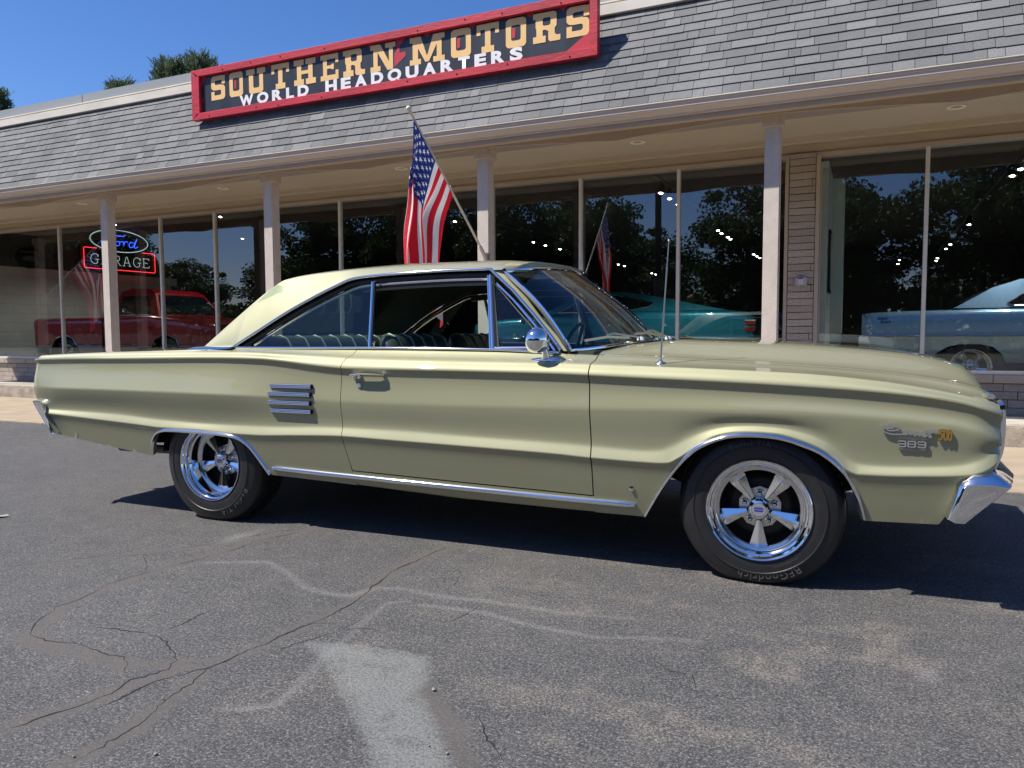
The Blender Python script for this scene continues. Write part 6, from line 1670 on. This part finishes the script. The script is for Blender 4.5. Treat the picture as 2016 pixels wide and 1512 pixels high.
for row, (x, ys) in (('centre row', (-2.87, (11.38, 11.91, 12.53, 16.04, 16.57, 17.25, 17.64, 21.4, 22.0, 22.5))), ('row behind the flag', (-7.0, (11.86, 12.57, 16.2, 16.97, 17.84, 22.7, 23.3, 26.6, 27.2))),
                     ('right hand row', (1.67, (11.16, 11.74, 12.2, 17.35, 21.1, 22.2, 24.9, 25.8))), ('short row beside the partition', (.71, (25.0, 26.5)))):
    bm = bmesh.new(); box(bm, x - .02, x + .02, ys[0] - .4, ys[-1] + .4, 3.30, 3.335); tag(finish('light_track', bm, SPC), 'black ceiling track carrying the %s of spotlights' % row, 'light track')
    for y in ys[::3][:3]:
        ld = bpy.data.lights.new('spotlight_or_fill_beam', 'SPOT'); ld.energy = 110; ld.spot_size = R(120); ld.spot_blend = .6; ld.shadow_soft_size = .05; ld.color = (1, .96, .9)
        lo = bpy.data.objects.new('spotlight_or_fill_beam', ld); COL.objects.link(lo); lo.location = (x, y, 3.08)
    for i, y in enumerate(ys): spot('%s lit spotlight from the window in the %s' % (ordn[i], row), x + rnd.uniform(-.02, .02), y)

for (x, y) in ((-15.6, 12.2), (-12.6, 12.4), (-15.0, 15.5)):  # fill lights added to brighten the left room, no known lamps here
    ld = bpy.data.lights.new('spotlight_or_fill_beam', 'SPOT'); ld.energy = 60; ld.spot_size = R(130); ld.spot_blend = .6; ld.shadow_soft_size = .05; ld.color = (1, .96, .9)
    lo = bpy.data.objects.new('spotlight_or_fill_beam', ld); COL.objects.link(lo); lo.location = (x, y, 3.5)
spot('added fill spotlight high up near the far left window by the neon sign', -15.6, 12.2, 3.55)  # made-up housings for the three fill lights, set high out of sight
spot('added fill spotlight high up above the red pickup bonnet', -12.6, 12.4, 3.55)
spot('added fill spotlight high up behind the red pickup cab', -15.0, 15.5, 3.55)
# display cars, built from their own side outlines
def show_car(name, label, loc, flip, top, bot, wid, paint, paint2, split, roof, glass, wheels, belt_in=.12, zbump=1.12):
    """x runs rear to front; the near side faces -y. top/bot: body outline, roof: cabin outline, glass: list of window outlines"""
    e = empty(name, loc, 0); tag(e, label, 'car')
    e.scale = (-1.06 if flip else 1.06, 1.06, 1.06)
    ft = pchip([p[0] for p in top], [p[1] for p in top]); fb = lambda x: float(interp(x, bot))
    x0, x1 = top[0][0], top[-1][0]
    xs = sorted(set([round(v, 4) for v in np.linspace(x0, x1, 90)] + [round(p[0], 4) for p in bot] + [round(p[0] + .003, 4) for p in bot if x0 < p[0] + .003 < x1]))
    def sec(x):
        zt = float(ft(x)); zb_ = fb(x); ed = min(1, (x - x0) / .10, (x1 - x) / .10); r_ = .07 * (1 - math.sqrt(max(0, 1 - (1 - ed) ** 2)))
        k = [(zt, .10), (zt - .012, .055), (zt - .035, .02), (zt - .07, .006), (zt - .14, .0), (split + .05, .012), (split + .012, .016), (split, .008), (split - .02, .012), (split - .14, .03), (split - .30, .08)]
        f = pchip([a for a, b_ in k][::-1], [b_ for a, b_ in k][::-1])
        zz = [a for a, b_ in k] ; out = []
        for a in zz:
            z = max(a, zb_); out.append((x, -wid + float(f(z)) + r_, z))
        return out
    for s in (0, 1):
        for part, rng_, m in (('upper_side', range(0, 8), paint), ('lower_side', range(7, 11), paint2)):
            V = []; F = []; n = len(rng_)
            for x in xs:
                c = sec(x)
                for j in rng_: V.append((c[j][0], c[j][1] * (-1 if s else 1), c[j][2]))
            for i in range(len(xs) - 1):
                for j in range(n - 1):
                    q = (i * n + j, i * n + j + 1, (i + 1) * n + j + 1, (i + 1) * n + j); F.append(q if not s else q[::-1])
            pydata(part, V, F, m, e, 40, merge=1e-5)
        # bright strip along the split and round the arches
        P = [(x, (-wid + .006) * (-1 if s else 1), max(split, fb(x) + .004)) for x in xs[1:-1]]
        tube_obj('side_moulding', P, .009, CHROME, e, 6)
    V = []; F = []; us = [wid - .10, wid * .7, wid * .35, 0, -wid * .35, -wid * .7, -wid + .10]
    for x in xs:
        for u in us: V.append((x, u, float(ft(x)) + .025 * (1 - (u / wid) ** 2) * 1.0))
    n = len(us)
    for i in range(len(xs) - 1):
        for j in range(n - 1): F.append((i * n + j, (i + 1) * n + j, (i + 1) * n + j + 1, i * n + j + 1))
    pydata('deck', V, F, paint, e, 50)
    for xx, sgn in ((x0, -1), (x1, 1)):
        bm = bmesh.new(); box(bm, min(xx, xx - sgn * .03), max(xx, xx - sgn * .03), -wid + .10, wid - .10, fb(xx) + .02, float(ft(xx)) - .01); finish('end_panel', bm, paint, e)
        bm = bmesh.new(); box(bm, xx - .06 if sgn < 0 else xx - .10, xx + .10 if sgn < 0 else xx + .06, -wid + .01, wid - .01, fb(xx) + .0, fb(xx) + .14, .03); finish('bumper', bm, CHROME, e)
    # cabin
    zbelt = min(p[1] for p in roof); V = []; F = []; zr = max(p[1] for p in roof); ins = lambda z: wid - .13 - .26 * (z - zbelt) / (zr - zbelt + 1e-6)
    n = len(roof)
    for side_ in (-1, 1):
        for (x, z) in roof: V.append((x, side_ * ins(z), z))
    F = [tuple(range(n)), tuple(range(n, 2 * n))[::-1]]
    for i in range(n - 1): F.append((i, n + i, n + i + 1, i + 1))
    o = pydata('cabin', V, F, paint, e, 25, recalc=True)
    for (a0, a1), nm_ in (((roof[0], roof[1]), 'rear_glass'), ((roof[-1], roof[-2]), 'front_glass')):
        a0 = Vector((a0[0], 0, a0[1])); a1 = Vector((a1[0], 0, a1[1])); d_ = a1 - a0; nn = Vector((-d_.z, 0, d_.x)).normalized()
        if nn.z < 0: nn = -nn
        q0 = a0 + d_ * .08 + nn * .006; q1 = a0 + d_ * .92 + nn * .006
        pydata(nm_, [(q0.x, -ins(q0.z) + .06, q0.z), (q0.x, ins(q0.z) - .06, q0.z), (q1.x, ins(q1.z) - .06, q1.z), (q1.x, -ins(q1.z) + .06, q1.z)], [(0, 1, 2, 3)], DARKGL, e, None)
    for gx in glass:
        for side_ in (-1, 1):
            pydata('side_window', [(x, side_ * (ins(z) + .006), z) for x, z in gx], [tuple(range(len(gx)))], DARKGL, e, None)
            tube_obj('window_trim', [(x, side_ * (ins(z) + .008), z) for x, z in gx], .008, CHROME, e, 5, True)
    bm = bmesh.new(); box(bm, x0 + .1, x1 - .1, -wid + .25, wid - .25, .25, .62); finish('chassis', bm, UNDER, e, None)
    for wx in wheels:
        for s in (-1, 1):
            wc = copy_tree(WHL, e); wc.location = (wx, s * (wid - .06), .33); wc.rotation_euler = (0, 0, 0 if s < 0 else PI); wc.scale = (1, 1, 1)
        bm = bmesh.new(); box(bm, wx - .42, wx + .42, -wid + .30, wid - .30, .3, .85); finish('wheel_well', bm, UNDER, e, None)
    return e
DARKGL = pbr('dark_tinted_glass', (.008, .012, .018), .05, spec=.8)
WHL = [o for o in CAR.children if o.name.startswith('wheel') and not o.name.startswith('wheel_well')][0]
BLUE = paint_mat('ice_blue_paint', (.24, .46, .70), .3, .35)
BLUE2 = paint_mat('grey_blue_paint', (.30, .44, .50), .35, .35)
TEAL = paint_mat('teal_paint', (.02, .28, .38), .3, .35)
DRED = paint_mat('dark_red_paint', (.38, .006, .018), .1, .3)
SILV = paint_mat('silver_grey_paint', (.35, .36, .36), .4, .4)
FZ = .285
bl = show_car('display_coupe', 'light blue two tone coupe behind the right hand window, its tail beside the partition', (-.106, 10.6 + 1.007, FZ), False,
    [(0, .94), (.05, .952), (.65, .975), (1.6, .985), (2.6, .97), (3.6, .93), (4.9, .88), (5.2, .80)],
    [(0, .40), (.3, .36), (.72, .30), (.725, .40), (.80, .50), (.90, .565), (1.02, .592), (1.22, .592), (1.34, .56), (1.43, .48), (1.475, .36), (1.48, .24), (3.6, .22), (3.62, .4), (3.75, .55), (4.05, .59), (4.35, .55), (4.48, .3), (5.2, .34)],
    .95, BLUE, BLUE2, .685,
    [(.95, 1.0), (1.10, 1.085), (1.34, 1.23), (1.62, 1.325), (2.1, 1.37), (2.7, 1.37), (3.35, 1.0)],
    [[(1.52, 1.02), (1.48, 1.055), (1.58, 1.12), (1.85, 1.27), (2.65, 1.30), (3.1, 1.02)]], (1.13, 4.05))
bm = bmesh.new(); box(bm, -.03, .09, -.945, -.90, .50, .69, .015); finish('bumper_end', bm, CHROME, bl)
for i, (t_, yy) in enumerate((('Super', .885), ('Sport', .845))):
    me = text_mesh(t_, .05, .001, .0, 'LEFT', 1.0, .3)
    for v in me.vertices: v.co = (.16 + i * .03 + v.co.x, -.953 - v.co.z, yy - .01 + v.co.y)
    me.materials.append(BLACKM); link_mesh('script_badge', me, bl)
tl_ = show_car('teal_fastback', 'teal fastback facing left behind the centre windows, its tail lamps next to the white post', (-1.70, 13.04 + .986, FZ), True,
    [(0, .95), (.1, 1.03), (.5, 1.08), (1.5, 1.08), (3.0, 1.03), (4.2, .98), (4.9, .90)],
    [(0, .42), (.6, .34), (.7, .45), (.85, .62), (1.1, .68), (1.35, .62), (1.5, .34), (3.5, .25), (3.6, .5), (3.9, .66), (4.2, .5), (4.3, .3), (4.9, .36)],
    .93, TEAL, TEAL, .64,
    [(.35, 1.07), (.9, 1.17), (1.5, 1.31), (2.2, 1.42), (2.9, 1.42), (3.6, 1.05)],
    [[(1.72, 1.16), (1.66, 1.22), (1.95, 1.30), (2.3, 1.365), (2.85, 1.35), (3.3, 1.08), (2.2, 1.08)]], (1.08, 3.9))
for z in (.80, .70 - .0):
    bm = bmesh.new(); box(bm, .0, .16, -.945, -.925, z + .05, z + .10, .004); finish('tail_lamp', bm, REDLENS, tl_)
    bm = bmesh.new(); box(bm, .0, .16, -.947, -.925, z + .108, z + .125, .002); finish('lamp_trim', bm, CHROME, tl_)
pk = show_car('red_pickup', 'dark red pickup with silver rocker stripe behind the left hand windows', (-17.05, 11.13 + 1.007, FZ), False,
    [(0, 1.04), (.06, 1.07), (2.15, 1.07), (2.2, 1.07), (3.4, 1.10), (3.7, 1.08), (4.8, .96), (5.15, .90)],
    [(0, .46), (.1, .36), (.55, .34), (.56, .40), (.63, .54), (.76, .66), (.95, .71), (1.12, .71), (1.28, .64), (1.42, .48), (1.47, .36), (3.50, .33), (3.52, .45), (3.62, .62), (3.8, .70), (4.0, .71), (4.2, .64), (4.34, .4), (4.36, .34), (5.15, .40)],
    .95, DRED, SILV, .50,
    [(2.25, 1.08), (2.28, 1.45), (2.36, 1.60), (2.6, 1.66), (3.15, 1.63), (3.3, 1.55), (3.62, 1.09)],
    [[(2.42, 1.12), (2.42, 1.50), (3.14, 1.50), (3.36, 1.12)]], (1.02, 3.95))
bm = bmesh.new(); box(bm, 2.17, 2.20, -.955, -.90, .36, 1.06); finish('cab_gap', bm, BLACKM, pk, None)
bm = bmesh.new(); lathe(bm, [(.001, .03), (.05, .025), (.065, .0), (.06, -.01), (.001, -.01)], 20, 'X', (3.05, -1.10, 1.20)); sweep(bm, [(3.05, -1.10, 1.18), (3.2, -1.0, 1.12), (3.25, -.93, 1.10)], circ(.008, 6)); finish('door_mirror', bm, CHROME, pk)
bm = bmesh.new(); box(bm, 3.50, 3.64, -.958, -.94, .86, .89, .004); box(bm, 3.54, 3.60, -.958, -.94, .80, .865, .004); finish('fender_badge', bm, CHROME, pk)
me = text_mesh('10', .05, .001); 
for v in me.vertices: v.co = (3.57 + v.co.x, -.960 - v.co.z, .815 + v.co.y)
me.materials.append(BLACKM); link_mesh('badge_numerals', me, pk)
